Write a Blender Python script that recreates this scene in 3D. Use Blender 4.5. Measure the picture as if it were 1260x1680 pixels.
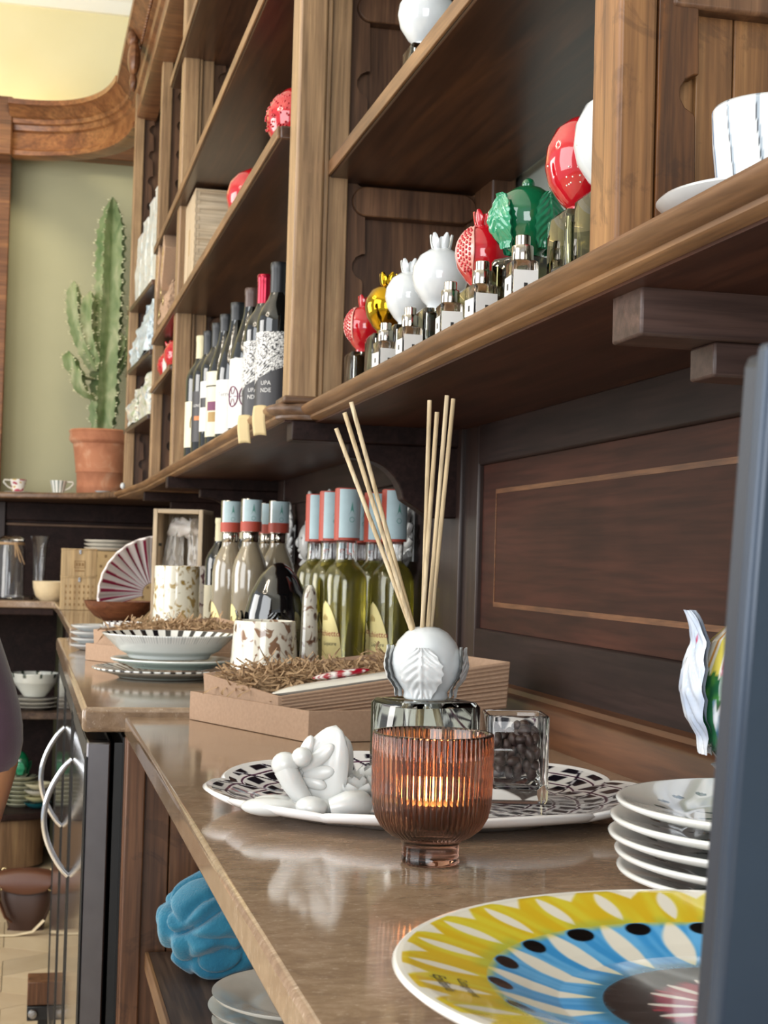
import bpy, bmesh, math, random
import numpy as np
from mathutils import Vector, Matrix, Euler, noise as mnoise
for o in list(bpy.data.objects): bpy.data.objects.remove(o)
SC = bpy.context.scene; COL = SC.collection
PI = math.pi; TAU = 2*PI; R = math.radians
sin, cos = math.sin, math.cos
random.seed(7)

# ------------------------------------------------------------------ camera
cam = bpy.data.objects.new('camera', bpy.data.cameras.new('camera')); COL.objects.link(cam)
cam.data.sensor_fit = 'HORIZONTAL'; cam.data.sensor_width = 36.0; cam.data.lens = 2524/1260*36.0
yaw, pitch, roll = 0.228450833, 0.0330775134, 0.0277185814
f_ = Vector((sin(yaw)*cos(pitch), cos(yaw)*cos(pitch), sin(pitch)))
r_ = Vector((cos(yaw), -sin(yaw), 0)); u_ = r_.cross(f_)
rt = r_*cos(roll)+u_*sin(roll); up = u_*cos(roll)-r_*sin(roll)
m = Matrix((( rt.x, up.x, -f_.x, 0), (rt.y, up.y, -f_.y, 0), (rt.z, up.z, -f_.z, 1.10), (0, 0, 0, 1)))
cam.matrix_world = m
cam.data.clip_start = 0.02; cam.data.clip_end = 60
cam.data.dof.use_dof = True; cam.data.dof.focus_distance = 1.16; cam.data.dof.aperture_fstop = 38
SC.camera = cam
# ------------------------------------------------------------------ view, world, large lights
SC.view_settings.view_transform = 'Standard'; SC.view_settings.look = 'None'
SC.view_settings.gamma = 1; SC.view_settings.use_curve_mapping = False
SC.view_settings.exposure = 0.45
w = bpy.data.worlds.new('world'); SC.world = w; w.use_nodes = True
w.node_tree.nodes['Background'].inputs[0].default_value = (0.93, 0.97, 1.0, 1)
w.node_tree.nodes['Background'].inputs[1].default_value = 0.62
def area(name, loc, target, sx, sy, power, color=(1, 1, 1)):
    l = bpy.data.lights.new(name, 'AREA'); l.shape = 'RECTANGLE'; l.size = sx; l.size_y = sy
    l.energy = power; l.color = color
    o = bpy.data.objects.new(name, l); COL.objects.link(o); o.location = loc
    o.rotation_euler = (Vector(target)-Vector(loc)).to_track_quat('-Z', 'Y').to_euler()
    return o
area('shop_window_light', (-2.6, 0.6, 1.9), (0.4, 1.6, 1.1), 2.2, 2.2, 62, (0.95, 0.98, 1.0))
area('street_window_light', (-0.7, -1.9, 1.45), (0.35, 2.0, 1.1), 1.6, 1.6, 44, (0.95, 0.98, 1.0))
area('far_window_light', (-2.6, 3.6, 1.6), (0.4, 3.6, 1.2), 1.8, 1.6, 52, (1.0, 0.97, 0.92))

# ------------------------------------------------------------------ colour and material helpers
def lin(c):
    if isinstance(c, str):
        c = [int(c[i:i+2], 16)/255 for i in (0, 2, 4)]
    return tuple((v/12.92 if v <= 0.04045 else ((v+0.055)/1.055)**2.4) for v in c[:3])
def rgba(c): return (*lin(c), 1.0)
class NT:
    def __init__(s, name):
        s.m = bpy.data.materials.new(name); s.m.use_nodes = True
        s.t = s.m.node_tree; s.n = s.t.nodes; s.b = s.n['Principled BSDF']
    def node(s, typ, **kw):
        n = s.n.new(typ)
        for k, v in kw.items(): setattr(n, k, v)
        return n
    def link(s, a, b): s.t.links.new(a, b)
    def coord(s, scale=(1, 1, 1), rot=(0, 0, 0), which='Object'):
        tc = s.node('ShaderNodeTexCoord'); mp = s.node('ShaderNodeMapping')
        mp.inputs['Scale'].default_value = scale; mp.inputs['Rotation'].default_value = rot
        s.link(tc.outputs[which], mp.inputs[0]); return mp.outputs[0]
    def noise(s, vec, scale=1, detail=4, dist=0, rough=0.5):
        n = s.node('ShaderNodeTexNoise'); n.inputs['Scale'].default_value = scale
        n.inputs['Detail'].default_value = detail; n.inputs['Distortion'].default_value = dist
        n.inputs['Roughness'].default_value = rough
        s.link(vec, n.inputs['Vector']); return n.outputs['Fac']
    def ramp(s, fac, stops):
        r = s.node('ShaderNodeValToRGB'); e = r.color_ramp.elements
        while len(e) < len(stops): e.new(0.5)
        for i, (p, c) in enumerate(stops):
            e[i].position = p; e[i].color = rgba(c)
        s.link(fac, r.inputs[0]); return r.outputs[0]
    def mix(s, fac, a, b, mode='MIX'):
        n = s.node('ShaderNodeMix', data_type='RGBA', blend_type=mode)
        for sock, v in ((n.inputs[0], fac), (n.inputs[6], a), (n.inputs[7], b)):
            if hasattr(v, 'is_linked'): s.link(v, sock)
            elif isinstance(v, (int, float)): sock.default_value = v
            else: sock.default_value = rgba(v)
        return n.outputs[2]
    def bump(s, h, strength=0.2, dist=0.001):
        n = s.node('ShaderNodeBump'); n.inputs['Strength'].default_value = strength
        n.inputs['Distance'].default_value = dist
        s.link(h, n.inputs['Height']); s.link(n.outputs[0], s.b.inputs['Normal'])
    def set(s, **kw):
        for k, v in kw.items():
            k = k.replace('_', ' ')
            i = s.b.inputs[k]
            if hasattr(v, 'is_linked'): s.link(v, i)
            else: i.default_value = v
        return s.m
def plain(name, c, rough=0.5, metal=0.0, spec=0.5, **kw):
    t = NT(name); v = t.coord((40, 40, 40)); n = t.noise(v, 1, 3)
    col = t.mix(n, tuple(x*0.93 for x in srgb(c)), tuple(min(1, x*1.05) for x in srgb(c)))
    return t.set(Base_Color=col, Roughness=rough, Metallic=metal, Specular_IOR_Level=spec, **kw)
def srgb(c):
    return tuple(int(c[i:i+2], 16)/255 for i in (0, 2, 4)) if isinstance(c, str) else tuple(c[:3])
def wood(name, dark, mid, light, axis=2, scale=1.0, rough=0.42, spec=0.4, wear=None, coat=0.0):
    t = NT(name)
    s1 = [26*scale]*3; s1[axis] = 1.6*scale
    s2 = [170*scale]*3; s2[axis] = 7*scale
    n1 = t.noise(t.coord(s1), 1, 5, 1.2, 0.6); n2 = t.noise(t.coord(s2), 1, 3, 0.2, 0.6)
    n3 = t.noise(t.coord((5, 5, 5)), 1, 3, 0.5)
    c1 = t.ramp(n1, [(0.25, dark), (0.5, mid), (0.75, light)])
    c2 = t.ramp(n2, [(0.3, (0.55, 0.52, 0.5)), (0.62, (1, 1, 1))])
    c = t.mix(0.6, c1, c2, 'MULTIPLY')
    c3 = t.ramp(n3, [(0.3, (0.72, 0.70, 0.68)), (0.7, (1, 1, 1))])
    c = t.mix(0.55, c, c3, 'MULTIPLY')
    if wear:
        nw = t.noise(t.coord((16, 16, 16)), 1, 6, 1.5, 0.65)
        fw = t.ramp(nw, [(0.56, (0, 0, 0)), (0.62, (0.6, 0.6, 0.6))])
        c = t.mix(fw, c, wear)
    t.bump(n2, 0.12, 0.0006)
    return t.set(Base_Color=c, Roughness=rough, Specular_IOR_Level=spec, Coat_Weight=coat, Coat_Roughness=0.18)
def vcol(name, rough=0.12, coat=0.5):
    t = NT(name); a = t.node('ShaderNodeVertexColor', layer_name='Col')
    return t.set(Base_Color=a.outputs[0], Roughness=rough, Coat_Weight=coat, Coat_Roughness=0.05)
def glass(name, c=(1, 1, 1), rough=0.0, ior=1.45, **kw):
    t = NT(name); v = t.coord((30, 30, 30)); n = t.noise(v, 1, 2)
    col = t.mix(n, tuple(x*0.985 for x in srgb(c)), srgb(c))
    return t.set(Base_Color=col, Transmission_Weight=1.0, Roughness=rough, IOR=ior, **kw)
def ceramic(name, c, rough=0.1, coat=0.6): return plain(name, c, rough, 0, 0.5, Coat_Weight=coat, Coat_Roughness=0.04)
def emit(name, c, s):
    t = NT(name); v = t.coord((30, 30, 30)); n = t.noise(v, 1, 2)
    col = t.mix(n, tuple(x*0.97 for x in srgb(c)), c)
    return t.set(Base_Color=col, Emission_Color=col, Emission_Strength=s)

# ------------------------------------------------------------------ mesh helpers
class MB:
    def __init__(s): s.v = []; s.f = []; s.c = []
    def add(s, vs, fs, cols=None):
        b = len(s.v); s.v += [tuple(v) for v in vs]; s.f += [tuple(i+b for i in f) for f in fs]
        s.c += list(cols) if cols is not None else [(1, 1, 1)]*len(vs)
        return s
    def box(s, x0, x1, y0, y1, z0, z1):
        return s.add([(x0, y0, z0), (x1, y0, z0), (x1, y1, z0), (x0, y1, z0), (x0, y0, z1), (x1, y0, z1), (x1, y1, z1), (x0, y1, z1)],
                     [(3, 2, 1, 0), (4, 5, 6, 7), (0, 1, 5, 4), (1, 2, 6, 5), (2, 3, 7, 6), (3, 0, 4, 7)])
    def hexa(s, p):   # 8 corners: bottom ring ccw then top ring
        return s.add(p, [(3, 2, 1, 0), (4, 5, 6, 7), (0, 1, 5, 4), (1, 2, 6, 5), (2, 3, 7, 6), (3, 0, 4, 7)])
    def lathe(s, prof, n=48, c=(0, 0, 0), rf=None, cf=None, close=False):
        vs, fs, cs = [], [], []
        for i, (r, z) in enumerate(prof):
            for k in range(n):
                a = TAU*k/n; rr = r*(rf(a, i, r, z) if rf else 1)
                vs.append((c[0]+rr*cos(a), c[1]+rr*sin(a), c[2]+z)); cs.append(cf(a, r, z, i) if cf else (1, 1, 1))
        m_ = len(prof)
        for i in range(m_-1 if not close else m_):
            for k in range(n):
                k2 = (k+1) % n; j = (i+1) % m_
                fs.append((i*n+k, i*n+k2, j*n+k2, j*n+k))
        if not close:
            if prof[0][0] > 1e-6: fs.append(tuple(range(n-1, -1, -1)))
            if prof[-1][0] > 1e-6: fs.append(tuple((m_-1)*n+k for k in range(n)))
        return s.add(vs, fs, cs)
    def tube(s, pts, r, n=8, caps=True, flat=1.0):
        pts = [Vector(p) for p in pts]; m_ = len(pts); vs, fs = [], []
        t0 = (pts[1]-pts[0]).normalized(); ref = Vector((0, 0, 1)) if abs(t0.z) < 0.9 else Vector((1, 0, 0))
        a = t0.cross(ref).normalized()
        for i, p in enumerate(pts):
            t = (pts[min(i+1, m_-1)]-pts[max(i-1, 0)]).normalized()
            a = (a-t*a.dot(t)).normalized(); b = t.cross(a)
            rr = r[i] if isinstance(r, (list, tuple)) else r
            for k in range(n):
                an = TAU*k/n; vs.append(p+a*(rr*cos(an))+b*(rr*flat*sin(an)))
        for i in range(m_-1):
            for k in range(n):
                k2 = (k+1) % n; fs.append((i*n+k, i*n+k2, (i+1)*n+k2, (i+1)*n+k))
        if caps: fs += [tuple(range(n-1, -1, -1)), tuple((m_-1)*n+k for k in range(n))]
        return s.add(vs, fs)
    def grid(s, fn, nu, nv, cu=False, cv=False, cf=None):
        vs, fs, cs = [], [], []
        for i in range(nu):
            for j in range(nv):
                u = i/(nu if cu else nu-1); v = j/(nv if cv else nv-1)
                vs.append(fn(u, v)); cs.append(cf(u, v) if cf else (1, 1, 1))
        for i in range(nu if cu else nu-1):
            for j in range(nv if cv else nv-1):
                i2 = (i+1) % nu; j2 = (j+1) % nv
                fs.append((i*nv+j, i2*nv+j, i2*nv+j2, i*nv+j2))
        return s.add(vs, fs, cs)
    def prism(s, poly, axis, a, b):   # polygon in the two other axes, extruded along axis
        def P(p, t):
            return {0: (t, p[0], p[1]), 1: (p[0], t, p[1]), 2: (p[0], p[1], t)}[axis]
        n = len(poly)
        vs = [P(p, a) for p in poly]+[P(p, b) for p in poly]
        fs = [tuple(range(n-1, -1, -1)), tuple(range(n, 2*n))]+[(k, (k+1) % n, n+(k+1) % n, n+k) for k in range(n)]
        return s.add(vs, fs)
    def sweep(s, prof, frames):   # prof: list of (a,b); frames: list of (origin, A, B)
        m_ = len(prof); vs, fs = [], []
        for (o, A, B) in frames:
            for (a, b) in prof: vs.append(Vector(o)+Vector(A)*a+Vector(B)*b)
        for i in range(len(frames)-1):
            for k in range(m_):
                k2 = (k+1) % m_; fs.append((i*m_+k, i*m_+k2, (i+1)*m_+k2, (i+1)*m_+k))
        fs += [tuple(range(m_-1, -1, -1)), tuple((len(frames)-1)*m_+k for k in range(m_))]
        return s.add(vs, fs)
    def ell(s, c, r, n=16, m_=10, rot=None, nz=0.0, seed=0):
        def fn(u, v):
            a = TAU*u; b = PI*(v*0.998+0.001)
            d = Vector((r[0]*sin(b)*cos(a), r[1]*sin(b)*sin(a), -r[2]*cos(b)))
            if nz: d *= 1+nz*mnoise.noise(d*(2.2/max(r))+Vector((seed, seed*1.7, 0)))
            if rot: d = rot @ d
            return Vector(c)+d
        return s.grid(fn, n, m_, cu=True)
    def move(s, M): s.v = [tuple(M @ Vector(v)) for v in s.v]; return s
    def mesh(s, name, mat, smooth=40, fix=True):
        me = bpy.data.meshes.new(name); me.from_pydata(s.v, [], s.f)
        if any(c != (1, 1, 1) for c in s.c):
            ca = me.color_attributes.new('Col', 'FLOAT_COLOR', 'POINT')
            arr = np.ones((len(s.v), 4), np.float32); arr[:, :3] = np.array(s.c, np.float32)
            a = arr[:, :3]; arr[:, :3] = np.where(a <= 0.04045, a/12.92, ((a+0.055)/1.055)**2.4)
            ca.data.foreach_set('color', arr.ravel())
        if fix:
            bm = bmesh.new(); bm.from_mesh(me); bmesh.ops.remove_doubles(bm, verts=bm.verts, dist=1e-6)
            bmesh.ops.recalc_face_normals(bm, faces=bm.faces)
            bm.to_mesh(me); bm.free()
        if smooth:
            me.shade_smooth()
            if smooth < 180: me.set_sharp_from_angle(angle=R(smooth))
        me.materials.append(mat)
        return me
    def build(s, name, mat, parent=None, world=False, smooth=40, bevel=0, solid=0, fix=True, sub=0):
        if world and parent is not None:
            l = parent.location
            if parent.parent is not None: l = l+parent.parent.location
            s.v = [(v[0]-l[0], v[1]-l[1], v[2]-l[2]) for v in s.v]
        o = bpy.data.objects.new(name, s.mesh(name, mat, smooth, fix)); COL.objects.link(o)
        if parent is not None: o.parent = parent
        if solid:
            md = o.modifiers.new('solid', 'SOLIDIFY'); md.thickness = solid; md.offset = 0
        if sub:
            md = o.modifiers.new('sub', 'SUBSURF'); md.levels = sub; md.render_levels = sub
        if bevel:
            md = o.modifiers.new('bevel', 'BEVEL'); md.width = bevel; md.segments = 2; md.limit_method = 'ANGLE'
            md.angle_limit = R(35)
        return o
def tag(o, label=None, cat=None, group=None, kind=None):
    if label: o['label'] = label
    if cat: o['category'] = cat
    if group: o['group'] = group
    if kind: o['kind'] = kind
    return o
def thing(name, label, cat, loc=(0, 0, 0), rz=0, group=None, rot=None):
    o = bpy.data.objects.new(name, None); COL.objects.link(o); o.empty_display_size = 0.02
    o.location = loc; o.rotation_euler = rot if rot else (0, 0, rz)
    return tag(o, label, cat, group)
def dup(root, loc, rz=None, label=None, group=None, rot=None):
    def cp(o, par):
        c = o.copy(); COL.objects.link(c)
        if par is not None: c.parent = par
        for ch in list(o.children): cp(ch, c)
        return c
    r = cp(root, None); r.location = loc
    if rz is not None: r.rotation_euler = (0, 0, rz)
    if rot is not None: r.rotation_euler = rot
    if label: r['label'] = label
    if group: r['group'] = group
    return r
def arc(cx, cy, r, a0, a1, n): return [(cx+r*cos(a0+(a1-a0)*i/(n-1)), cy+r*sin(a0+(a1-a0)*i/(n-1))) for i in range(n)]
def rot_box(mb, c, sx, sy, sz, rz=0, z0=0):
    b = MB().box(-sx/2, sx/2, -sy/2, sy/2, 0, sz); b.move(Matrix.Translation((c[0], c[1], z0)) @ Matrix.Rotation(rz, 4, 'Z'))
    return mb.add(b.v, b.f)
def text_mb(body, size, fn=None, align='CENTER'):
    cu = bpy.data.curves.new('t', 'FONT'); cu.body = body; cu.size = size; cu.align_x = align; cu.resolution_u = 2
    o = bpy.data.objects.new('t', cu); COL.objects.link(o)
    dg = bpy.context.evaluated_depsgraph_get(); me = bpy.data.meshes.new_from_object(o.evaluated_get(dg))
    mb = MB(); vs = [v.co.copy() for v in me.vertices]
    mb.add([fn(v.x, v.y) if fn else v for v in vs], [tuple(p.vertices) for p in me.polygons])
    bpy.data.objects.remove(o); bpy.data.curves.remove(cu); bpy.data.meshes.remove(me)
    return mb
def curl_pts(c, A, B, r0, turns, n=22, start=0.0):
    return [Vector(c)+(Vector(A)*cos(start+turns*TAU*i/(n-1))+Vector(B)*sin(start+turns*TAU*i/(n-1)))*(r0*(1-0.8*i/(n-1))) for i in range(n)]

# ------------------------------------------------------------------ materials
M = {}
M['oak_v'] = wood('oak_upright', '82674c', 'a98864', 'c5a47b', 2, wear='8c6d50')
M['oak_y'] = wood('oak_lengthwise', '694a33', '8e6a49', 'aa8259', 1, wear='74543a')
M['oak_x'] = wood('oak_crosswise', '4a3526', '735640', '8f7054', 0)
M['shelf_y'] = wood('dark_stained_shelf', '2c1b13', '4a2f20', '6b4529', 1, 0.7, rough=0.3, spec=0.5)
M['side_v'] = wood('side_panel_wood', '4b3224', '6d4d37', '8a6548', 2, 1.2)
M['side_warm'] = wood('side_panel_warm', '66442b', '93673f', 'b58858', 2, 1.2, wear='3d2417')
M['panel_y'] = wood('dark_red_panel', '2f1811', '43241a', '532d22', 1, 0.8, rough=0.5, spec=0.15)
M['rail_y'] = wood('dark_rail', '221716', '2f201d', '3b2926', 1, 0.9, rough=0.5, spec=0.15)
M['rail_v'] = wood('dark_stile', '241a19', '372722', '49352e', 2, 0.9, rough=0.4)
M['skirt_y'] = wood('warm_skirting', '46291a', '5f3b24', '744b30', 1, 0.7, rough=0.4)
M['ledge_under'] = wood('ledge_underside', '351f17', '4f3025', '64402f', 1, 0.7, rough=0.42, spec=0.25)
M['plank_v'] = wood('old_plank', '4f321f', '785035', '966a48', 2, 1.1, wear='2d1d15')
M['under_y'] = wood('worn_shelf_board', '32241d', '513e33', '7c6652', 1, 1.0, rough=0.5)
M['cornice'] = wood('cornice_wood', '5d3c24', '86593a', 'a57349', 0, 0.8, rough=0.35)
M['inlay'] = wood('inlay_wood', '4b2b1c', '7a4e30', '946744', 1, 3.0)
M['pine'] = wood('pale_pine', 'bfa380', 'd9c4a6', 'e9d8bf', 0, 0.8, rough=0.6)
M['pine_v'] = wood('pale_pine_upright', 'bfa380', 'd6c1a3', 'e6d5bb', 2, 0.8, rough=0.6)
M['ply'] = wood('ply_crate', 'b08f62', 'cdb084', 'dcc59d', 2, 0.8, rough=0.65)
M['reed'] = wood('reed_stick', 'cfb48a', 'e0caa4', 'efdfc2', 2, 2.0, rough=0.7)
M['bowlwood'] = wood('brown_bowl_wood', '5a3220', '7d4a30', '96603f', 0, 1.5)

# brown stone worktop: fine flecks stretched along the grain
t = NT('brown_stone')
n1 = t.noise(t.coord((34, 80, 34), (0, 0, 0.30)), 1, 9, 0.5, 0.75); n2 = t.noise(t.coord((150, 380, 150), (0, 0, 0.3)), 1, 4, 0.4, 0.75)
n3 = t.noise(t.coord((3, 4, 3)), 1, 3, 0.8)
c = t.ramp(n1, [(0.3, '776352'), (0.5, '8f7861'), (0.7, 'a38d78')])
c = t.mix(t.ramp(n2, [(0.57, (0, 0, 0)), (0.68, (0.8, 0.8, 0.8))]), c, 'c6b5a1')
c = t.mix(t.ramp(n2, [(0.30, (0.6, 0.6, 0.6)), (0.40, (0, 0, 0))]), c, '5d4433')
c = t.mix(t.ramp(n3, [(0.4, (0, 0, 0)), (0.65, (0.4, 0.4, 0.4))]), c, '7c5546')
rr = t.node('ShaderNodeMapRange'); t.link(n2, rr.inputs[0]); rr.inputs[3].default_value = 0.05; rr.inputs[4].default_value = 0.13
M['stone'] = t.set(Base_Color=c, Roughness=rr.outputs[0], Specular_IOR_Level=0.6)
# floor marble
t = NT('cream_marble'); oi = t.node('ShaderNodeObjectInfo')
nv = t.noise(t.coord((3, 3, 3)), 1, 6, 1.0)
c = t.ramp(nv, [(0.3, 'cdbb9f'), (0.6, 'dccdb4'), (0.8, 'd3c2a8')])
c = t.mix(0.55, c, t.ramp(oi.outputs['Random'], [(0.0, 'b7a88f'), (0.35, 'e6d8c0'), (0.7, 'cdb79b'), (1.0, 'f0e4cf')]), 'MULTIPLY')
M['marble'] = t.set(Base_Color=c, Roughness=0.25)
def painted(name, a, b):
    t = NT(name); n = t.noise(t.coord((6, 6, 6)), 1, 5); n2 = t.noise(t.coord((220, 220, 220)), 1, 2)
    t.bump(n2, 0.1, 0.0006)
    return t.set(Base_Color=t.mix(n, a, b), Roughness=0.75)
M['olive'] = painted('olive_paint', 'a5a284', 'aeab8c')
M['cream'] = painted('cream_paint', 'e6dcae', 'efe6bd')
M['white'] = painted('white_plaster', 'f0eee2', 'f6f4ea')
M['greywall'] = painted('grey_green_paint', '8f968f', '99a099')
M['card'] = NT('kraft_card')
t = M['card']; n1 = t.noise(t.coord((260, 260, 260)), 1, 3); t.bump(n1, 0.1, 0.0004)
M['card'] = t.set(Base_Color=t.ramp(n1, [(0.3, '9e8068'), (0.7, 'a98b72')]), Roughness=0.8)
M['card_in'] = plain('kraft_inner', '8d6f52', 0.85)
M['straw'] = plain('paper_shred', 'a88a68', 0.85)
M['glaze'] = ceramic('white_glaze', 'd0d4d6'); M['glaze_warm'] = ceramic('warm_white_glaze', 'd6d2c8')
M['glaze_matt'] = ceramic('matt_white_glaze', 'd0d2d2', 0.28, 0.3)
M['glaze_rose'] = ceramic('white_bisque', 'cdcdca', 0.3, 0.3)
M['red'] = ceramic('red_glaze', 'b3121f', 0.08); M['black'] = ceramic('black_glaze', '0a0a0b', 0.05, 0.9)
M['green'] = ceramic('green_glaze', '0d5a38', 0.08); M['greenleaf'] = ceramic('green_leaf_glaze', '2e8a63', 0.1)
M['gold'] = plain('gold_lustre', 'b08a1e', 0.1, 1.0)
M['mirror_gold'] = M['gold']
M['pink'] = ceramic('pale_pink_glaze', 'd99a8e')
M['glass'] = glass('clear_glass'); M['glass_thick'] = glass('thick_glass', 'eef3ef', 0, 1.48)
M['glass_smoke'] = glass('grey_glass', 'b7bcb8', 0.02); M['glass_green'] = glass('greenish_glass', 'c3c67f', 0.02); M['glass_olive'] = glass('olive_glass', '98966f', 0.02)
M['amber'] = glass('amber_glass', 'ab8271', 0.015, 1.5)
M['liqueur'] = glass('yellow_green_liqueur', 'd6cc66', 0.0, 1.36)
M['liqueur'].node_tree.nodes['Principled BSDF'].inputs['Transmission Weight'].default_value = 0.86
M['darkglass'] = plain('dark_wine_glass', '0b0d0c', 0.04, 0, 0.6, Coat_Weight=0.5)
M['cream_liq'] = plain('cream_liqueur_bottle', '8a7e69', 0.08, 0, 0.6, Coat_Weight=0.8)
M['steel'] = plain('brushed_steel', '9a9a9c', 0.25, 1.0); M['chrome'] = plain('chrome', 'd8dade', 0.1, 1.0)
M['steel_dark'] = plain('dark_steel', '6d6a6c', 0.32, 1.0)
M['silver_cap'] = plain('silver_cap', 'b8b0a4', 0.12, 1.0)
M['blackp'] = plain('black_plastic', '0d0d0f', 0.4)
M['doorglass'] = plain('dark_door_glass', '4a4542', 0.07, 0.0, 0.7)
M['navy'] = plain('navy_plastic', '131c2a', 0.45, 0, 0.5); M['navy_edge'] = plain('navy_edge', '2a3646', 0.3, 0.2)
M['label'] = plain('white_label', 'd4d2cf', 0.6); M['label_y'] = plain('yellow_label', 'e0d294', 0.6); M['label_dk'] = plain('dark_label', '2f2d30', 0.5)
M['label_cream'] = plain('cream_label', 'd9d2b8', 0.6)
M['ink'] = plain('black_ink', '1c1a1a', 0.6); M['ink_red'] = plain('red_ink', '9c2f2a', 0.6); M['ink_gold'] = plain('gold_ink', '9a7a3a', 0.5)
M['ink_purple'] = plain('purple_ink', '6d2f52', 0.6); M['ink_orange'] = plain('orange_ink', 'c4702e', 0.5); M['ink_grey'] = plain('grey_ink', '9a9a98', 0.6)
M['cap_red'] = plain('red_capsule', '9a1730', 0.2, 0.6); M['cap_brown'] = plain('brown_capsule', '4a332c', 0.4); M['cap_black'] = plain('black_capsule', '16181c', 0.4)
M['cap_cream'] = plain('cream_capsule', 'cfc6a4', 0.5)
M['stamp_red'] = plain('tax_stamp_red', 'a8412f', 0.55); M['stamp'] = plain('tax_stamp_paper', 'a9bfc4', 0.6); M['stamp_ink'] = plain('tax_stamp_green', '4c8c80', 0.6)
M['tissue'] = plain('white_tissue', 'd8d2cc', 0.7, Subsurface_Weight=0.1)
M['terracotta'] = NT('terracotta'); t = M['terracotta']
n1 = t.noise(t.coord((14, 14, 14)), 1, 5, 1.0)
M['terracotta'] = t.set(Base_Color=t.ramp(n1, [(0.3, 'a3674a'), (0.55, 'b57858'), (0.75, 'c69a7d')]), Roughness=0.8)
t = NT('cactus_skin'); n1 = t.noise(t.coord((25, 25, 9)), 1, 5, 0.6)
M['cactus'] = t.set(Base_Color=t.ramp(n1, [(0.3, '4d6636'), (0.5, '77865a'), (0.72, 'a3a582')]), Roughness=0.6)
M['spine'] = plain('cactus_spines', 'e6e3c0', 0.5); M['soil'] = plain('dark_soil', '3a2c22', 0.95)
t = NT('blue_terry'); n1 = t.noise(t.coord((420, 420, 420)), 1, 3); n2 = t.noise(t.coord((25, 25, 25)), 1, 4)
t.bump(n1, 0.7, 0.002)
M['towel'] = t.set(Base_Color=t.ramp(n2, [(0.3, '1f6c8d'), (0.7, '3a90b0')]), Roughness=0.95, Sheen_Weight=0.4)
M['coffee'] = plain('coffee_bean', '4c3832', 0.34); M['wax'] = plain('candle_wax', 'e9dcc2', 0.5, Subsurface_Weight=0.3)
M['flame'] = emit('candle_flame', 'ffc27a', 55); M['alu'] = plain('tealight_cup', 'b9b9ba', 0.3, 1.0)
M['leather'] = plain('brown_leather', '5a3524', 0.4); M['leather2'] = plain('dark_leather', '3c241a', 0.45); M['gilt'] = plain('gilt_buckle', 'd0b98a', 0.2, 1.0)
M['strap'] = plain('cream_strap', 'cdbb9b', 0.7)
M['plum'] = NT('plum_cloth'); t = M['plum']; n1 = t.noise(t.coord((12, 12, 12)), 1, 4); n2 = t.noise(t.coord((600, 600, 600)), 1, 2); t.bump(n2, 0.3, 0.0006)
M['plum'] = t.set(Base_Color=t.ramp(n1, [(0.3, '3a2530'), (0.7, '53394a')]), Roughness=0.85, Sheen_Weight=0.3)
M['skin'] = plain('skin', 'b5825f', 0.5, Subsurface_Weight=0.15); M['hair'] = plain('dark_hair', '2a1d16', 0.5); M['trouser'] = plain('dark_trousers', '2a2a30', 0.8)
M['tape'] = plain('masking_tape', 'c5b083', 0.7)
M['vc'] = vcol('painted_ceramic')
M['vc_matt'] = vcol('printed_surface', 0.6, 0.0)
def spatter(name, base, c1, c2, sc=70):
    t = NT(name); v = t.coord((sc, sc, sc*0.8))
    n1 = t.noise(v, 0.9, 2, 0.8); n2 = t.noise(t.coord((sc*0.45,)*3), 1, 2, 0.6); 
    vo = t.node('ShaderNodeTexVoronoi'); vo.inputs['Scale'].default_value = 1.0; t.link(v, vo.inputs['Vector'])
    k1 = t.ramp(vo.outputs['Distance'], [(0.30, (1, 1, 1)), (0.40, (0, 0, 0))])
    k2 = t.ramp(n2, [(0.52, (0, 0, 0)), (0.58, (1, 1, 1))])
    c = t.mix(t.ramp(n1, [(0.55, (0, 0, 0)), (0.60, (1, 1, 1))]), base, c1)
    kk = t.mix(1.0, k1, k2, 'MULTIPLY'); c = t.mix(kk, c, c2)
    return t.set(Base_Color=c, Roughness=0.12, Coat_Weight=0.5)
M['spat_brown'] = spatter('brown_spatter', 'e4dfcf', '8b6a52', '5e3f30'); M['spat_gold'] = spatter('gold_spatter', 'e3dfce', 'a9925f', '8d7134'); M['spat_dark'] = spatter('dark_spatter', 'd9cfc4', '6a474a', '4b2c33')

# ------------------------------------------------------------------ the setting
def struct(name, mb, mat, **kw):
    return tag(mb.build(name, mat, smooth=kw.pop('smooth', 30), **kw), kind='structure')
fl = struct('floor', MB().box(-3.2, 0.75, -2, 6.4, -0.06, -0.012), M['marble'])
# rhombus marble tiles laid on the bed where the floor is in view
tile_mesh = {}
def rhomb(k, s=0.15):
    e = [Vector((cos(R(d)), sin(R(d))))*s for d in (-30, 90, 210)]
    p, q = e[k], e[(k+1) % 3]; a = [(0, 0), (p.x, p.y), (p.x+q.x, p.y+q.y), (q.x, q.y)]
    cx = sum(p[0] for p in a)/4; cy = sum(p[1] for p in a)/4
    b = [(cx+(x-cx)*0.985, cy+(y-cy)*0.985) for x, y in a]
    return MB().prism(b, 2, -0.012, 0.0)
s_ = 0.15
for k in range(3): tile_mesh[k] = rhomb(k).mesh('tile', M['marble'], 0)
for j in range(-1, 9):
    for i in range(-3, 3):
        ox = i*s_*1.732+(s_*0.866 if j % 2 else 0)-0.02; oy = 3.55+j*s_*1.5
        for k in range(3):
            o = bpy.data.objects.new('tile', tile_mesh[k]); COL.objects.link(o); o.parent = fl
            o.location = (ox, oy, 0)
struct('ceiling', MB().box(-3.2, 0.75, -2, 6.4, 3.36, 3.42), M['white'])
struct('wall_right', MB().box(0.655, 0.75, -2, 6.4, -0.02, 3.36), M['greywall'])
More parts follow.
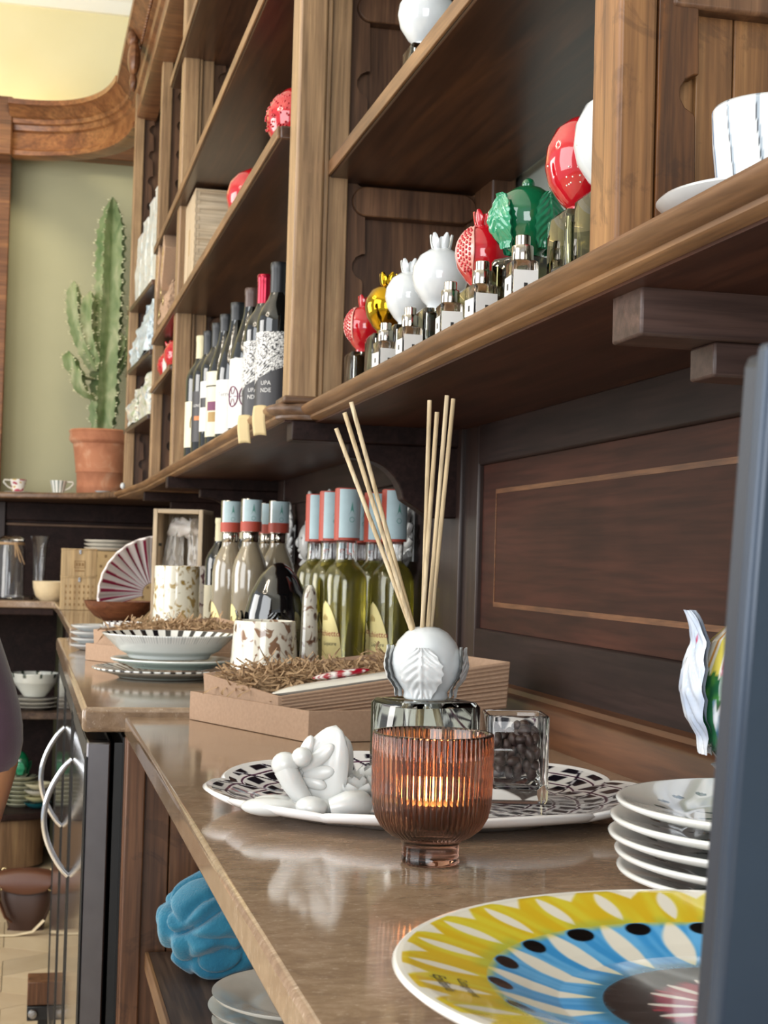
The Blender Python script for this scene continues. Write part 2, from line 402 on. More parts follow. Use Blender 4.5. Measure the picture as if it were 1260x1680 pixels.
struct('wall_far', MB().box(-3.2, 0.655, 6.10, 6.3, -0.02, 2.64), M['olive'])
struct('wall_far_upper', MB().box(-3.2, 0.655, 6.12, 6.3, 2.64, 3.36), M['cream'])
# plaster ceiling moulding with beads along the far wall
tr = struct('trim_1', MB().prism([(6.12, 3.235), (6.10, 3.235), (6.09, 3.25), (6.085, 3.28), (6.03, 3.32), (5.98, 3.335), (5.96, 3.36), (6.12, 3.36)], 0, -3.2, 0.655), M['white'])
bd = MB()
for i in range(70): bd.ell((-0.7+i*0.02, 6.06, 3.302), (0.008, 0.012, 0.012), 8, 6)
tag(bd.build('bead_row', M['white'], tr), kind='stuff')
# wooden frame of the niche: left post, head rail, skirting band
struct('trim_2', MB().box(-0.22, -0.10, 6.0, 6.10, 1.318, 2.64), M['cornice'], bevel=0.004)
struct('trim_3', MB().box(-0.10, 0.50, 6.02, 6.10, 2.635, 2.73), M['cornice'], bevel=0.004)

M['brk'] = wood('bracket_wood', '3d2c27', '54403a', '6b5148', 0)
# ------------------------------------------------------------------ upper wall cabinet
ZS = 1.315
cab = thing('wall_cabinet', 'tall brown wooden wall shelving with moulded ledge and notched side panels', 'cabinet', (0.5, 3.0, 1.29))
def cp(mb, name, mat, **kw): return mb.build(name, mat, cab, world=True, **kw)
nose = lambda x: [(0.645, 1.293), (x+0.017, 1.293), (x+0.013, 1.2955), (x+0.013, 1.299), (x+0.006, 1.3005), (x+0.001, 1.305), (x, 1.309), (x+0.003, 1.313), (x+0.009, ZS), (0.645, ZS)]
cp(MB().prism(nose(0.360), 1, 0.30, 2.078), 'ledge', M['oak_y'])
cp(MB().prism(nose(0.318), 1, 2.105, 4.46), 'ledge', M['oak_y'])
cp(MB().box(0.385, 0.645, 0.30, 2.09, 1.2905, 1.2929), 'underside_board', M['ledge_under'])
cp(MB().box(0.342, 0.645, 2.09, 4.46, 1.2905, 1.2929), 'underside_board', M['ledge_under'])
# the step where the ledge breaks forward
fr = []
for (x, y) in ((0.360, 2.066), (0.345, 2.070), (0.324, 2.085), (0.318, 2.106)):
    fr.append((x, y))
stp = MB()
prof = [(p[0]-0.360, p[1]) for p in nose(0.360)[1:9]]
stp.sweep([(a, b) for a, b in prof]+[(0.12, ZS), (0.12, 1.293)], [((x, y, 0), (1, 0, 0), (0, 0, 1)) for x, y in fr])
cp(stp, 'ledge_step', M['oak_x'])
# angled run of the ledge towards the far corner
a0, a1 = Vector((0.318, 4.455, 0)), Vector((0.285, 5.28, 0)); dx = (a1-a0).normalized(); nx = Vector((dx.y, -dx.x, 0))
cp(MB().sweep([(p[0]-0.318, p[1]) for p in nose(0.318)], [(a0, nx, (0, 0, 1)), (a1, nx, (0, 0, 1))]), 'ledge', M['oak_y'])
# curved corner ledge carrying the cactus
def corner_pts(off=0.0, n=14):
    P0, P1, P2 = Vector((0.285-off, 5.27, 0)), Vector((0.262-off, 5.70-off, 0)), Vector((-0.6, 5.86-off, 0))
    return [P0*(1-t)**2+P1*2*t*(1-t)+P2*t*t for t in [i/(n-1) for i in range(n)]]
pts = corner_pts()
poly = [(p.x, p.y) for p in pts]+[(-0.6, 6.10), (0.65, 6.10), (0.65, 5.27)]
cp(MB().prism(poly, 2, 1.296, 1.318), 'corner_ledge', M['oak_x'], bevel=0.006)

def rack(x0, x1, y0, y1, z0, z1, flip, step=0.123, zs0=1.50, rr=0.019):
    """upright batten with half-round notches cut in one edge"""
    pl = []
    xa, xb = (x0, x1) if flip else (x1, x0)     # xb is the notched edge
    pl = [(xa, z0), (xb, z0)]
    z = zs0; d = (xa-xb)/abs(xa-xb)
    while z < z1-0.03:
        pl += [(xb+d*rr*0.15, z-rr*1.15)] + [(xb+d*rr*cos(a), z+rr*sin(a)) for a in [R(v) for v in (-75, -45, -15, 15, 45, 75, 90)]] + [(xb, z+rr)]
        z += step
    pl += [(xb, z1), (xa, z1)]
    return MB().prism(pl, 1, y0, y1)
def pill(x0, x1, y0, y1, z0, z1):
    r = (z1-z0)/2; zc = (z0+z1)/2
    pl = [(x1-r+r*cos(a), zc+r*sin(a)) for a in [R(-90+18*i) for i in range(11)]]+[(x0+r+r*cos(a), zc+r*sin(a)) for a in [R(90+18*i) for i in range(11)]]
    return MB().prism(pl, 1, y0, y1)
def partition(y, xf, ztop, pills, mv='oak_v', ms='side_v', step=0.123, zs0=1.50, deep=0.64, slim=False):
    if slim:
        cp(MB().box(xf, xf+0.030, y, y+0.050, ZS, ztop), 'post', M[mv], bevel=0.003)
        cp(MB().box(xf+0.030, deep, y+0.034, y+0.044, ZS, ztop), 'side_panel', M[ms])
        cp(rack(xf+0.031, xf+0.062, y+0.014, y+0.034, ZS, ztop, True, step, zs0, 0.016), 'notched_batten', M[ms])
        return
    cp(MB().box(xf, xf+0.040, y, y+0.062, ZS, ztop), 'post', M[mv], bevel=0.004)
    cp(MB().box(xf+0.040, xf+0.047, y+0.004, y+0.058, ZS, ztop), 'post_bead', M[mv], bevel=0.002)
    cp(MB().box(xf+0.047, xf+0.076, y+0.012, y+0.060, ZS, ztop), 'stile', M[mv], bevel=0.002)
    cp(MB().box(xf+0.076, deep, y+0.052, y+0.062, ZS, ztop), 'side_panel', M[ms])
    cp(rack(xf+0.078, xf+0.108, y+0.036, y+0.052, ZS, ztop, True, step, zs0), 'notched_batten', M[ms])
    cp(rack(deep-0.042, deep-0.020, y+0.036, y+0.052, ZS, ztop, False, step, zs0), 'notched_batten', M[ms])
    for (za, zb) in pills: cp(pill(xf+0.086, deep-0.028, y+0.028, y+0.0515, za, zb), 'shelf_batten', M[ms], bevel=0.002)
partition(2.070, 0.344, 3.0, [(1.586, 1.628), (1.862, 1.902)], zs0=1.515, step=0.13)
cp(MB().box(0.336, 0.392, 2.066, 2.140, ZS, ZS+0.010), 'post_foot', M['oak_x'], bevel=0.003)
cp(MB().box(0.610, 0.645, 2.02, 2.105, ZS, 3.0), 'back_stile', M['side_v'], bevel=0.003)
partition(3.785, 0.342, 3.0, [(1.655, 1.70), (1.92, 1.962)], step=0.10)
partition(4.455, 0.342, 3.0, [], step=0.085, zs0=1.42, slim=True)
partition(5.065, 0.306, 2.75, [], step=0.085, zs0=1.40, slim=True)
# partition at the right of the perfume bay, battens rough and chipped
cp(MB().box(0.385, 0.413, 0.982, 1.034, ZS, 3.0), 'post', M['side_warm'], bevel=0.003)
cp(MB().box(0.413, 0.640, 1.004, 1.030, ZS, 3.0), 'side_panel', M['side_warm'])
cp(rack(0.415, 0.446, 0.986, 1.004, ZS, 3.0, True, 0.14, 1.432, 0.014), 'notched_batten', wood('worn_batten', '3b2418', '6d4526', 'a8672c', 2, 1.6, wear='2f1c14'), bevel=0.001)
cp(MB().box(0.425, 0.62, 0.984, 1.003, 1.492, 1.535), 'shelf_batten', M['side_v'], bevel=0.003)
for k, xx in enumerate((0.449, 0.478, 0.534, 0.586)):
    cp(MB().box(xx, (0.477, 0.533, 0.585, 0.638)[k], 0.9985, 1.0035, ZS, 1.60), 'plank', M['side_warm'], bevel=0.001)
# shelves
def shelf(x0, x1, y0, y1, z0, z1, name='shelf'):
    o = cp(MB().box(x0, x1, y0, y1, z0, z1), name, M['shelf_y'], bevel=0.003)
    cp(MB().box(x0-0.004, x0, y0+0.002, y1-0.002, z0+0.001, z1-0.001), 'shelf_lipping', M['oak_y'], bevel=0.001)
    return o
shelf(0.394, 0.640, 1.036, 2.120, 1.632, 1.654)
shelf(0.394, 0.640, 1.036, 2.120, 1.903, 1.926)
shelf(0.334, 0.640, 2.155, 4.40, 1.700, 1.720)
shelf(0.334, 0.640, 2.155, 4.43, 1.965, 1.987)
shelf(0.334, 0.640, 2.155, 4.05, 2.335, 2.357)
shelf(0.338, 0.640, 3.85, 4.44, 1.566, 1.582)
def ang_shelf(z):
    cp(MB().prism([(0.334, 4.52), (0.303, 5.14), (0.60, 5.14), (0.60, 4.52)], 2, z, z+0.016), 'shelf', M['shelf_y'], bevel=0.002)
for z in (1.500, 1.690, 1.895): ang_shelf(z)
# corbels under the ledge
def corbel(y, x0, scroll=True):
    cp(MB().box(x0, 0.600, y, y+0.046, 1.2655, 1.293), 'bracket_arm', M['oak_x'] if y < 1.5 else M['rail_y'], bevel=0.002)
    z1 = 1.2655
    pl = [(x0+0.080, z1), (x0+0.080, z1-0.020), (x0+0.10, z1-0.022)]
    pl += [(x0+0.10+0.062*sin(a), z1-0.022-0.065*(1-cos(a))) for a in [R(10*i) for i in range(1, 9)]]
    pl += [(x0+0.20, z1-0.10), (0.600, z1-0.10), (0.600, z1)]
    cp(MB().prism(pl, 1, y+0.006, y+0.040), 'scroll_bracket', M['rail_y'], bevel=0.002)
corbel(2.085, 0.352); corbel(3.70, 0.326); corbel(4.62, 0.34)
cp(MB().box(0.398, 0.600, 0.965, 1.018, 1.258, 1.293), 'bracket_arm', M['brk'], bevel=0.002)
cp(MB().box(0.455, 0.600, 0.972, 1.012, 1.234, 1.258), 'scroll_bracket', M['brk'], bevel=0.002)
# crown moulding: straight run and concave corner
crown = [(0.0, 0.0), (-0.012, 0.004), (-0.014, 0.018), (-0.006, 0.024), (-0.006, 0.078), (-0.016, 0.084), (-0.020, 0.10), (-0.030, 0.104), (-0.032, 0.118), (-0.044, 0.124), (-0.062, 0.150), (-0.074, 0.156), (-0.076, 0.172), (0.05, 0.172), (0.05, 0.0)]
cp(MB().sweep(crown, [((0.330, 3.2, 2.535), (1, 0, 0), (0, 0, 1)), ((0.322, 5.22, 2.535), (1, 0, 0), (0, 0, 1))]), 'crown_moulding', M['cornice'])
cc = []
for i in range(22):
    t = i/21; P0, P1, P2 = Vector((0.318, 5.22, 0)), Vector((0.288, 5.80, 0)), Vector((-0.10, 5.90, 0))
    p = P0*(1-t)**2+P1*2*t*(1-t)+P2*t*t; d = ((P1-P0)*(1-t)+(P2-P1)*t).normalized()
    cc.append((p+Vector((0, 0, 2.545+0.04*t)), Vector((d.y, -d.x, 0)), (0, 0, 1.0+0.16*t)))
cp(MB().sweep(crown, cc), 'crown_moulding', wood('curved_crown_wood', '68402a', '95623c', 'b88353', 0, 0.6, rough=0.3))
cp(MB().box(-0.19, -0.10, 5.86, 5.99, 2.58, 2.80), 'crown_block', M['cornice'], bevel=0.006)
# carved beads and a leaf rosette on the crown
cb = MB()
for i in range(70):
    cb.ell((0.2905, 3.5+i*0.0245, 2.648), (0.006, 0.010, 0.006), 8, 5)
tag(cp(cb, 'carved_bead', M['cornice']), kind='stuff')
lf = MB().ell((0.27, 4.66, 2.60), (0.02, 0.035, 0.055), 12, 8).ell((0.265, 4.66, 2.66), (0.018, 0.022, 0.03), 10, 7).ell((0.27, 4.66, 2.53), (0.012, 0.016, 0.03), 10, 7)
cp(lf, 'carved_leaf', M['cornice'])
cp(MB().box(0.33, 0.64, 3.1, 5.2, 2.70, 2.72), 'top_board', M['rail_y'])

# ------------------------------------------------------------------ dark panelling between ledge and worktop
pan = thing('wall_panelling', 'dark red-brown panelling with thin inlaid border behind the worktop', 'panelling', (0.62, 2.5, 0.91))
def pp(mb, name, mat, **kw): return mb.build(name, mat, pan, world=True, **kw)
pp(MB().box(0.604, 0.650, 0.25, 2.03, 1.010, 1.245), 'panel', M['panel_y'])
pp(MB().box(0.597, 0.650, 0.25, 2.045, 1.236, 1.2925), 'top_rail', M['rail_y'], bevel=0.003)
pp(MB().box(0.597, 0.650, 0.25, 2.045, 0.948, 1.016), 'bottom_rail', M['rail_y'], bevel=0.003)
pp(MB().box(0.5965, 0.650, 2.005, 2.075, 0.948, 1.2925), 'stile', M['rail_v'], bevel=0.003)
pp(MB().box(0.590, 0.650, 2.070, 2.150, 0.948, 1.2925), 'pilaster', M['rail_v'], bevel=0.003)
pp(MB().box(0.596, 0.650, 2.150, 2.24, 0.92, 1.2925), 'stile', M['rail_v'], bevel=0.003)
pp(MB().box(0.603, 0.650, 2.24, 3.62, 0.92, 1.2925), 'panel', M['rail_y'])
pp(MB().box(0.597, 0.650, 2.24, 3.62, 1.23, 1.2925), 'top_rail', M['rail_y'], bevel=0.003)
pp(MB().box(0.595, 0.650, 3.62, 3.72, 0.92, 1.2925), 'stile', M['rail_v'], bevel=0.003)
pp(MB().box(0.600, 0.650, 3.72, 6.058, 0.92, 1.2925), 'panel', M['rail_y'])
# inlaid string: chevron slips
for (za, zb) in ((1.1955, 1.2015), (1.0465, 1.0525)):
    pp(MB().box(0.6032, 0.6050, 0.4, 1.945, za, zb), 'inlay_strip', M['inlay'])
pp(MB().box(0.6033, 0.6050, 1.942, 1.945, 1.0465, 1.2015), 'inlay_strip', M['inlay'])
sk = MB().prism([(0.572, 0.900), (0.572, 0.938), (0.576, 0.943), (0.585, 0.945), (0.588, 0.950), (0.597, 0.953), (0.650, 0.953), (0.650, 0.900)], 1, 0.25, 1.90)
pp(sk, 'skirting', M['skirt_y'])
# far corner panelling under the corner ledge
fp = thing('corner_panelling', 'dark wood panelling below the cactus ledge at the far end', 'panelling', (0.1, 6.05, 0.94))
def fpp(mb, name, mat, **kw): return mb.build(name, mat, fp, world=True, **kw)
fpp(MB().box(-0.60, 0.596, 6.06, 6.10, 0.936, 1.2955), 'panel', M['rail_y'])
fpp(MB().box(-0.075, 0.596, 6.045, 6.06, 1.225, 1.2955), 'top_rail', M['rail_y'], bevel=0.004)
fpp(MB().box(-0.16, -0.075, 6.04, 6.06, 0.936, 1.2955), 'stile', M['rail_v'], bevel=0.004)
fpp(MB().box(-0.075, 0.58, 6.05, 6.06, 1.205, 1.214), 'moulding_strip', M['oak_x'], bevel=0.002)

# ------------------------------------------------------------------ worktops
def slab(name, poly, z0, z1, label, bv=0.004):
    o = MB().prism(poly, 2, z0, z1).build(name, M['stone'], bevel=bv)
    return tag(o, label, 'worktop')
slab('stone_worktop', [(0.128, 0.25), (0.65, 0.25), (0.65, 1.943), (0.128, 1.943)], 0.876, 0.900, 'polished brown stone worktop nearest the camera, under candle and plates')
slab('stone_worktop', [(0.076, 1.945), (0.65, 1.945), (0.65, 3.56), (0.076, 3.56)], 0.880, 0.911, 'brown stone worktop over the steel fridge, standing forward of its neighbours', 0.006)
slab('stone_worktop', [(0.105, 3.562), (0.65, 3.562), (0.65, 6.05), (-0.9, 6.05), (-0.9, 5.46), (0.10, 5.46), (0.105, 5.0)], 0.910, 0.935, 'far brown stone worktop turning the corner under jars and crates')

# base carcass under the near worktop
base = thing('base_cabinet', 'open plank-sided base cabinet with worn shelf beneath the near worktop', 'cabinet', (0.4, 1.4, 0.0))
def bp(mb, name, mat, **kw): return mb.build(name, mat, base, world=True, **kw)
xs = [0.128, 0.186, 0.225, 0.262, 0.315, 0.372, 0.43, 0.50, 0.58, 0.645]
for k in range(len(xs)-1):
    j = random.Random(k).uniform(0, 0.003)
    bp(MB().box(xs[k]+0.0008, xs[k+1]-0.0008, 1.925-j, 1.941, 0.0, 0.876), 'plank', M['plank_v'], bevel=0.0012)
bp(MB().box(0.130, 0.1535, 1.906, 1.926, 0.0, 0.876), 'corner_post', M['plank_v'], bevel=0.002)
bp(MB().box(0.164, 0.640, 0.45, 1.905, 0.598, 0.618), 'shelf', M['under_y'])
bp(MB().box(0.159, 0.164, 0.45, 1.905, 0.596, 0.6185), 'shelf_lipping', M['oak_y'], bevel=0.001)
bp(MB().box(0.636, 0.650, 0.30, 1.924, 0.0, 0.876), 'back_board', M['plank_v'])
bp(MB().box(0.16, 0.64, 0.30, 0.33, 0.0, 0.876), 'end_board', M['plank_v'])
bp(MB().box(0.16, 0.64, 0.33, 1.92, 0.05, 0.07), 'bottom_board', M['under_y'])

# ------------------------------------------------------------------ glass-door fridge
fr = thing('bottle_fridge', 'steel fridge with mirror-like glass doors and bowed chrome handles under the raised worktop', 'fridge', (0.3, 2.75, 0.0))
def rp(mb, name, mat, par=None, **kw): return mb.build(name, mat, par or fr, world=True, **kw)
rp(MB().box(0.128, 0.62, 1.960, 3.55, 0.06, 0.872), 'body', M['blackp'])
rp(MB().box(0.118, 0.128, 1.965, 3.54, 0.08, 0.865), 'gasket', M['blackp'])
rp(MB().box(0.15, 0.60, 1.99, 3.52, 0.0, 0.06), 'plinth', M['blackp'])
for k, (y0, y1) in enumerate(((1.947, 2.495), (2.499, 2.945), (2.949, 3.54))):
    d = MB()
    d.box(0.083, 0.113, y0, y0+0.03, 0.08, 0.868).box(0.083, 0.113, y1-0.03, y1, 0.08, 0.868)
    d.box(0.083, 0.113, y0+0.03, y1-0.03, 0.838, 0.868).box(0.083, 0.113, y0+0.03, y1-0.03, 0.08, 0.11)
    do = rp(d, 'door', M['steel_dark'], bevel=0.003)
    do['label'] = 'steel framed glass door'
    rp(MB().box(0.0835, 0.108, y0+0.031, y1-0.031, 0.111, 0.837), 'pane', M['doorglass']).parent = do
    g2_ = MB()
    for yy in (y0+0.031, y1-0.037, y0-0.0005, y1-0.003): g2_.box(0.0822, 0.0836, yy, yy+0.006 if yy > y0 else yy+0.003, 0.10, 0.85)
    rp(g2_, 'door_seal', M['blackp']).parent = do; tag([c for c in do.children if c.name.startswith('door_seal')][0], kind='stuff')
    if k == 2: continue
    yh = y1-0.035
    pts = []
    for i in range(25):
        t = i/24; pts.append((0.083-0.040*math.sin(PI*t)**0.8, yh, 0.600+0.18*t))
    h = MB().tube(pts, 0.0048, 10)
    rp(h, 'handle', M['chrome']).parent = do
# things seen past the fridge: foot bracket on its far end
fb = thing('door_stop', 'brown wooden block with dark bar and round silver knob by the fridge foot', 'door stop', (0.075, 3.62, 0.0))
MB().box(-0.035, 0.012, -0.05, 0.03, 0.085, 0.137).build('block', M['plank_v'], fb, bevel=0.002)
MB().box(-0.035, 0.014, -0.054, 0.02, 0.052, 0.084).build('bar', M['blackp'], fb, bevel=0.002)
MB().box(-0.010, 0.012, -0.03, 0.02, 0.0, 0.052).build('leg', M['blackp'], fb)
kn = MB().lathe([(0.0, 0.0), (0.010, 0.0), (0.011, 0.004), (0.009, 0.008), (0.0, 0.009)], 20); kn.move(Matrix.Translation((-0.022, -0.054, 0.068)) @ Matrix.Rotation(R(90), 4, 'X'))
kn.build('knob', M['steel'], fb)

# ------------------------------------------------------------------ far open base unit with china
fu = thing('corner_base_unit', 'dark open corner base unit with two china shelves and curved front below', 'cabinet', (-0.1, 5.8, 0.0))
def up_(mb, name, mat, **kw): return mb.build(name, mat, fu, world=True, **kw)
up_(MB().box(-0.90, 0.128, 6.00, 6.05, 0.0, 0.910), 'back_board', M['rail_y'])
up_(MB().box(0.150, 0.170, 5.50, 6.00, 0.0, 0.910), 'side_board', M['rail_v'])
up_(MB().box(-0.90, 0.105, 5.47, 5.50, 0.885, 0.910), 'top_rail', M['rail_y'], bevel=0.003)
up_(MB().box(-0.90, 0.150, 5.575, 6.0, 0.515, 0.540), 'shelf', M['under_y'], bevel=0.002)
up_(MB().prism([(-0.9, 5.52), (-0.06, 5.52), (0.06, 5.55), (0.15, 5.60), (0.15, 6.0), (-0.9, 6.0)], 2, 0.165, 0.190), 'shelf', M['rail_y'], bevel=0.006)
cur = [(-0.9+0.07*i, 5.535) for i in range(12)]+[(-0.05, 5.540), (0.0, 5.552), (0.05, 5.575), (0.085, 5.605), (0.10, 5.65)]
up_(MB().prism(cur+[(0.10, 6.0), (-0.9, 6.0)], 2, 0.0, 0.165), 'curved_front', wood('curved_front_wood', '5f4630', '83654a', 'a1835f', 2, 0.7), smooth=60)

# ================================================================== things on the near worktop
WT = 0.9003
# ---- ribbed amber candle glass
cd = thing('candle_holder', 'ribbed amber glass candle holder with lit tealight at the front of the worktop', 'candle holder', (0.2715, 1.003, WT))
NR = 64
def ribs(a, i, r, z):
    if i > 13 or z < 0.0145: return 1.0
    x = ((NR*a/TAU) % 1.0)*2-1; k = min(1.0, (z-0.0145)/0.006)
    return 1.0+k*(0.040*math.sqrt(max(0, 1-x*x))-0.022)
po = [(0.0, 0.0), (0.0188, 0.0), (0.0198, 0.0012), (0.0192, 0.004), (0.0192, 0.0125), (0.0205, 0.0155), (0.0270, 0.0185), (0.0335, 0.024), (0.0375, 0.031), (0.0395, 0.040), (0.0400, 0.050), (0.0403, 0.070), (0.0403, 0.0855), (0.0398, 0.0868)]
pi_ = [(0.0382, 0.0868), (0.0376, 0.085), (0.0374, 0.050), (0.0365, 0.038), (0.033, 0.029), (0.026, 0.0235), (0.015, 0.0215), (0.0, 0.0212)]
MB().lathe(po+pi_, NR*12, rf=ribs).build('glass_cup', M['amber'], cd, smooth=180)
tl = MB().lathe([(0.0, 0.0218), (0.0175, 0.0235), (0.019, 0.026), (0.0190, 0.040), (0.0186, 0.040), (0.0184, 0.028), (0.0, 0.026)], 40).build('tealight_cup', M['alu'], cd)
MB().lathe([(0.0, 0.0282), (0.0183, 0.0284), (0.0183, 0.0372), (0.0178, 0.0378), (0.004, 0.0372), (0.0, 0.0372)], 40).build('wax', M['wax'], tl)
MB().tube([(0, 0, 0.037), (0.0004, 0, 0.042)], 0.0007, 8).build('wick', M['ink'], tl)
MB().lathe([(0.0, 0.0400), (0.0036, 0.0425), (0.0044, 0.0450), (0.0026, 0.0495), (0.0, 0.0545)], 16).build('flame', M['flame'], tl, smooth=180)
l = bpy.data.lights.new('tealight_glow', 'POINT'); l.energy = 0.05; l.color = (1.0, 0.5, 0.18); l.shadow_soft_size = 0.004
lo = bpy.data.objects.new('tealight_glow', l); COL.objects.link(lo); lo.parent = cd; lo.location = (0, 0, 0.052)

# ---- painted plates, colours by angle and radius
def smooth01(x): x = max(0.0, min(1.0, x)); return x*x*(3-2*x)
def mixc(a, b, t): return tuple(a[i]+(b[i]-a[i])*t for i in range(3))
H = srgb
def sunflower(a, r, z, i):
    rn = r/0.162; n = mnoise.noise(Vector((a*5, rn*8, 1.3)))*0.5; n2 = mnoise.noise(Vector((a*22, rn*3, 5.3)))
    n3 = mnoise.noise(Vector((cos(a)*7, sin(a)*7, rn*6)))
    wht = H('e9e4d8')
    if i < 26: return H('eceae6')          # underside
    if rn > 0.975: return H('efece4')
    af = lambda k, ph=0: abs(((a*k/TAU+ph+0.04*n3) % 1.0)-0.5)*2      # 0 at petal centre line
    if rn > 0.74:
        c = mixc(H('d9c93c'), H('d8b62a'), smooth01(0.5+n2))
        p = af(26, 0.0); wd = 0.30*sin(PI*max(0, min(1, (rn-0.76)/0.20)))**0.7
        c = mixc(c, wht, smooth01((wd-p)/0.12+0.3))
        q = af(26, 0.5); c = mixc(c, wht, smooth01(((rn-0.90)/0.10*0.75-q)/0.15))
        c = mixc(c, H('9fb24e'), 0.5*smooth01((0.80-rn)/0.05)*smooth01(0.5+n3*2))
        return c
    if rn > 0.42:
        u = (rn-0.42)/0.32
        c = mixc(H('3f95d6'), H('66b0e6'), smooth01(0.5+n2*1.2))
        c = mixc(c, H('2b6a86'), 0.75*smooth01((0.24-u)/0.2+n*0.4))
        p = af(20, 0.12*u); wd = 0.50*sin(PI*max(0, min(1, (u-0.05)/1.0)))**0.8
        c = mixc(c, mixc(wht, H('d8d7a0'), smooth01((0.4-u)*2)), smooth01((wd-p)/0.15+0.2))
        q = af(20, 0.5+0.12*u); d = math.hypot(q/0.42, (rn-0.705)/0.034)
        c = mixc(H('11100f'), c, smooth01((d-0.85)/0.25))
        if u > 0.86: c = mixc(c, H('d9c440'), smooth01((u-0.9)/0.1)*smooth01((d-1)/0.3)*0.7)
        return c
    if rn > 0.30:
        e = 0.405+0.025*n2; c = mixc(H('1b1a1a'), H('2a4650'), smooth01((rn-e)/0.025))
        return mixc(c, H('5a5556'), 0.5*smooth01((n2-0.25)/0.15))
    if rn > 0.14 and True:
        u = (rn-0.14)/0.18
        c = mixc(H('a3283a'), H('8c2f52'), smooth01(0.5+n2))
        c = mixc(c, H('201a1c'), smooth01((u-0.72+0.25*n2)/0.2))
        p = af(17, 0.1*u); wd = 0.42*sin(PI*max(0, min(1, u)))**0.8
        return mixc(c, H('ddd8d0'), smooth01((wd-p)/0.15))
    c = mixc(H('a8487a'), H('8c3a63'), smooth01(0.5+n*2+n2*0.4))
    return mixc(c, H('2a2024'), smooth01((mnoise.noise(Vector((cos(a)*rn*60, sin(a)*rn*60, 2)))-0.28)/0.1))
def resample(prof, n):
    d = [0]
    for i in range(1, len(prof)): d.append(d[-1]+math.hypot(prof[i][0]-prof[i-1][0], prof[i][1]-prof[i-1][1]))
    out = []
    for k in range(n):
        x = d[-1]*k/(n-1); j = 0
        while j < len(d)-2 and d[j+1] < x: j += 1
        t = (x-d[j])/max(1e-9, d[j+1]-d[j]); out.append((prof[j][0]+(prof[j+1][0]-prof[j][0])*t, prof[j][1]+(prof[j+1][1]-prof[j][1])*t))
    return out
under = resample([(0, 0.003), (0.060, 0.003), (0.064, 0.0), (0.070, 0.0), (0.074, 0.005), (0.12, 0.010), (0.150, 0.017), (0.160, 0.0215), (0.1625, 0.0245)], 27)
over = resample([(0.1610, 0.0262), (0.155, 0.0258), (0.118, 0.0175), (0.100, 0.0115), (0.088, 0.0085), (0.0, 0.0075)], 210)
sp = MB().lathe(under+over, 900, cf=lambda a, r, z, i: sunflower(a, r, z, i))
spo = sp.build('painted_plate', M['vc'], smooth=180, fix=False)
spo.location = (0.322, 0.628, WT); spo.rotation_euler = (0, 0, R(7))
tag(spo, 'large yellow and blue hand-painted plate with pink centre nearest the camera', 'plate')
# signature brushed on the rim
def on_plate(x, y):
    a = R(166)-y/0.138; rr_ = 0.142-x*0; 
    a = R(172)+x/0.145; r_ = 0.1425-y
    zz = 0.0175+(r_-0.118)*(0.0258-0.0175)/(0.155-0.118)+0.0003
    return (r_*cos(a), r_*sin(a), zz)
for body, dy in (('Fatima', 0.004), ('Caltagirone', -0.003)):
    pass
sg = text_mb('Epifania', 0.0085, lambda x, y: on_plate(x, y-0.004)); s2 = text_mb('Caltagirone', 0.0065, lambda x, y: on_plate(x, y+0.007))
sg.add(s2.v, s2.f)
sgo = sg.build('signature', M['ink'], spo, smooth=0)

# ---- stack of white dotted plates
def dotted(a, r, z, i):
    c = H('dcdcd8')
    if i >= 12:
        for k in range(22):
            ak = TAU*k/22; d = math.hypot((r*cos(a)-0.083*cos(ak))/0.0042, (r*sin(a)-0.083*sin(ak))/0.0030)
            if d < 1: return H('1f4034')
        for k in range(14):
            ak = TAU*k/14; da = (a-ak+PI) % TAU-PI
            if 0.028 < r < 0.064 and abs(da)*r < 0.0032*sin(PI*(r-0.028)/0.036): return H('222326')
    return c
pu = resample([(0, 0.002), (0.055, 0.002), (0.058, 0.0), (0.063, 0.0), (0.066, 0.003), (0.10, 0.010), (0.110, 0.0140)], 12)
pv = resample([(0.1108, 0.0160), (0.1090, 0.0172), (0.078, 0.0092), (0.066, 0.0055), (0.0, 0.0050)], 70)
plm = MB().lathe(pu+pv, 320, cf=dotted).mesh('dotted_plate', M['vc'], 180, fix=False)
names = ['topmost', 'second from the top', 'middle', 'second from the bottom', 'bottom']
for k in range(5):
    o = bpy.data.objects.new('dotted_plate', plm); COL.objects.link(o)
    off = [(0.0, 0), (-0.003, 0.001), (-0.003, 0.004), (0.001, 0.003), (0.003, 0.004)][k]
    o.location = (0.468+off[0], 0.868+off[1], WT+0.0106*(4-k)); o.rotation_euler = (0, 0, 0.7*k+0.2)
    tag(o, 'white plate with green dots, %s in the stack beside the navy monitor' % names[k], 'plate', 'stack of dotted white plates')

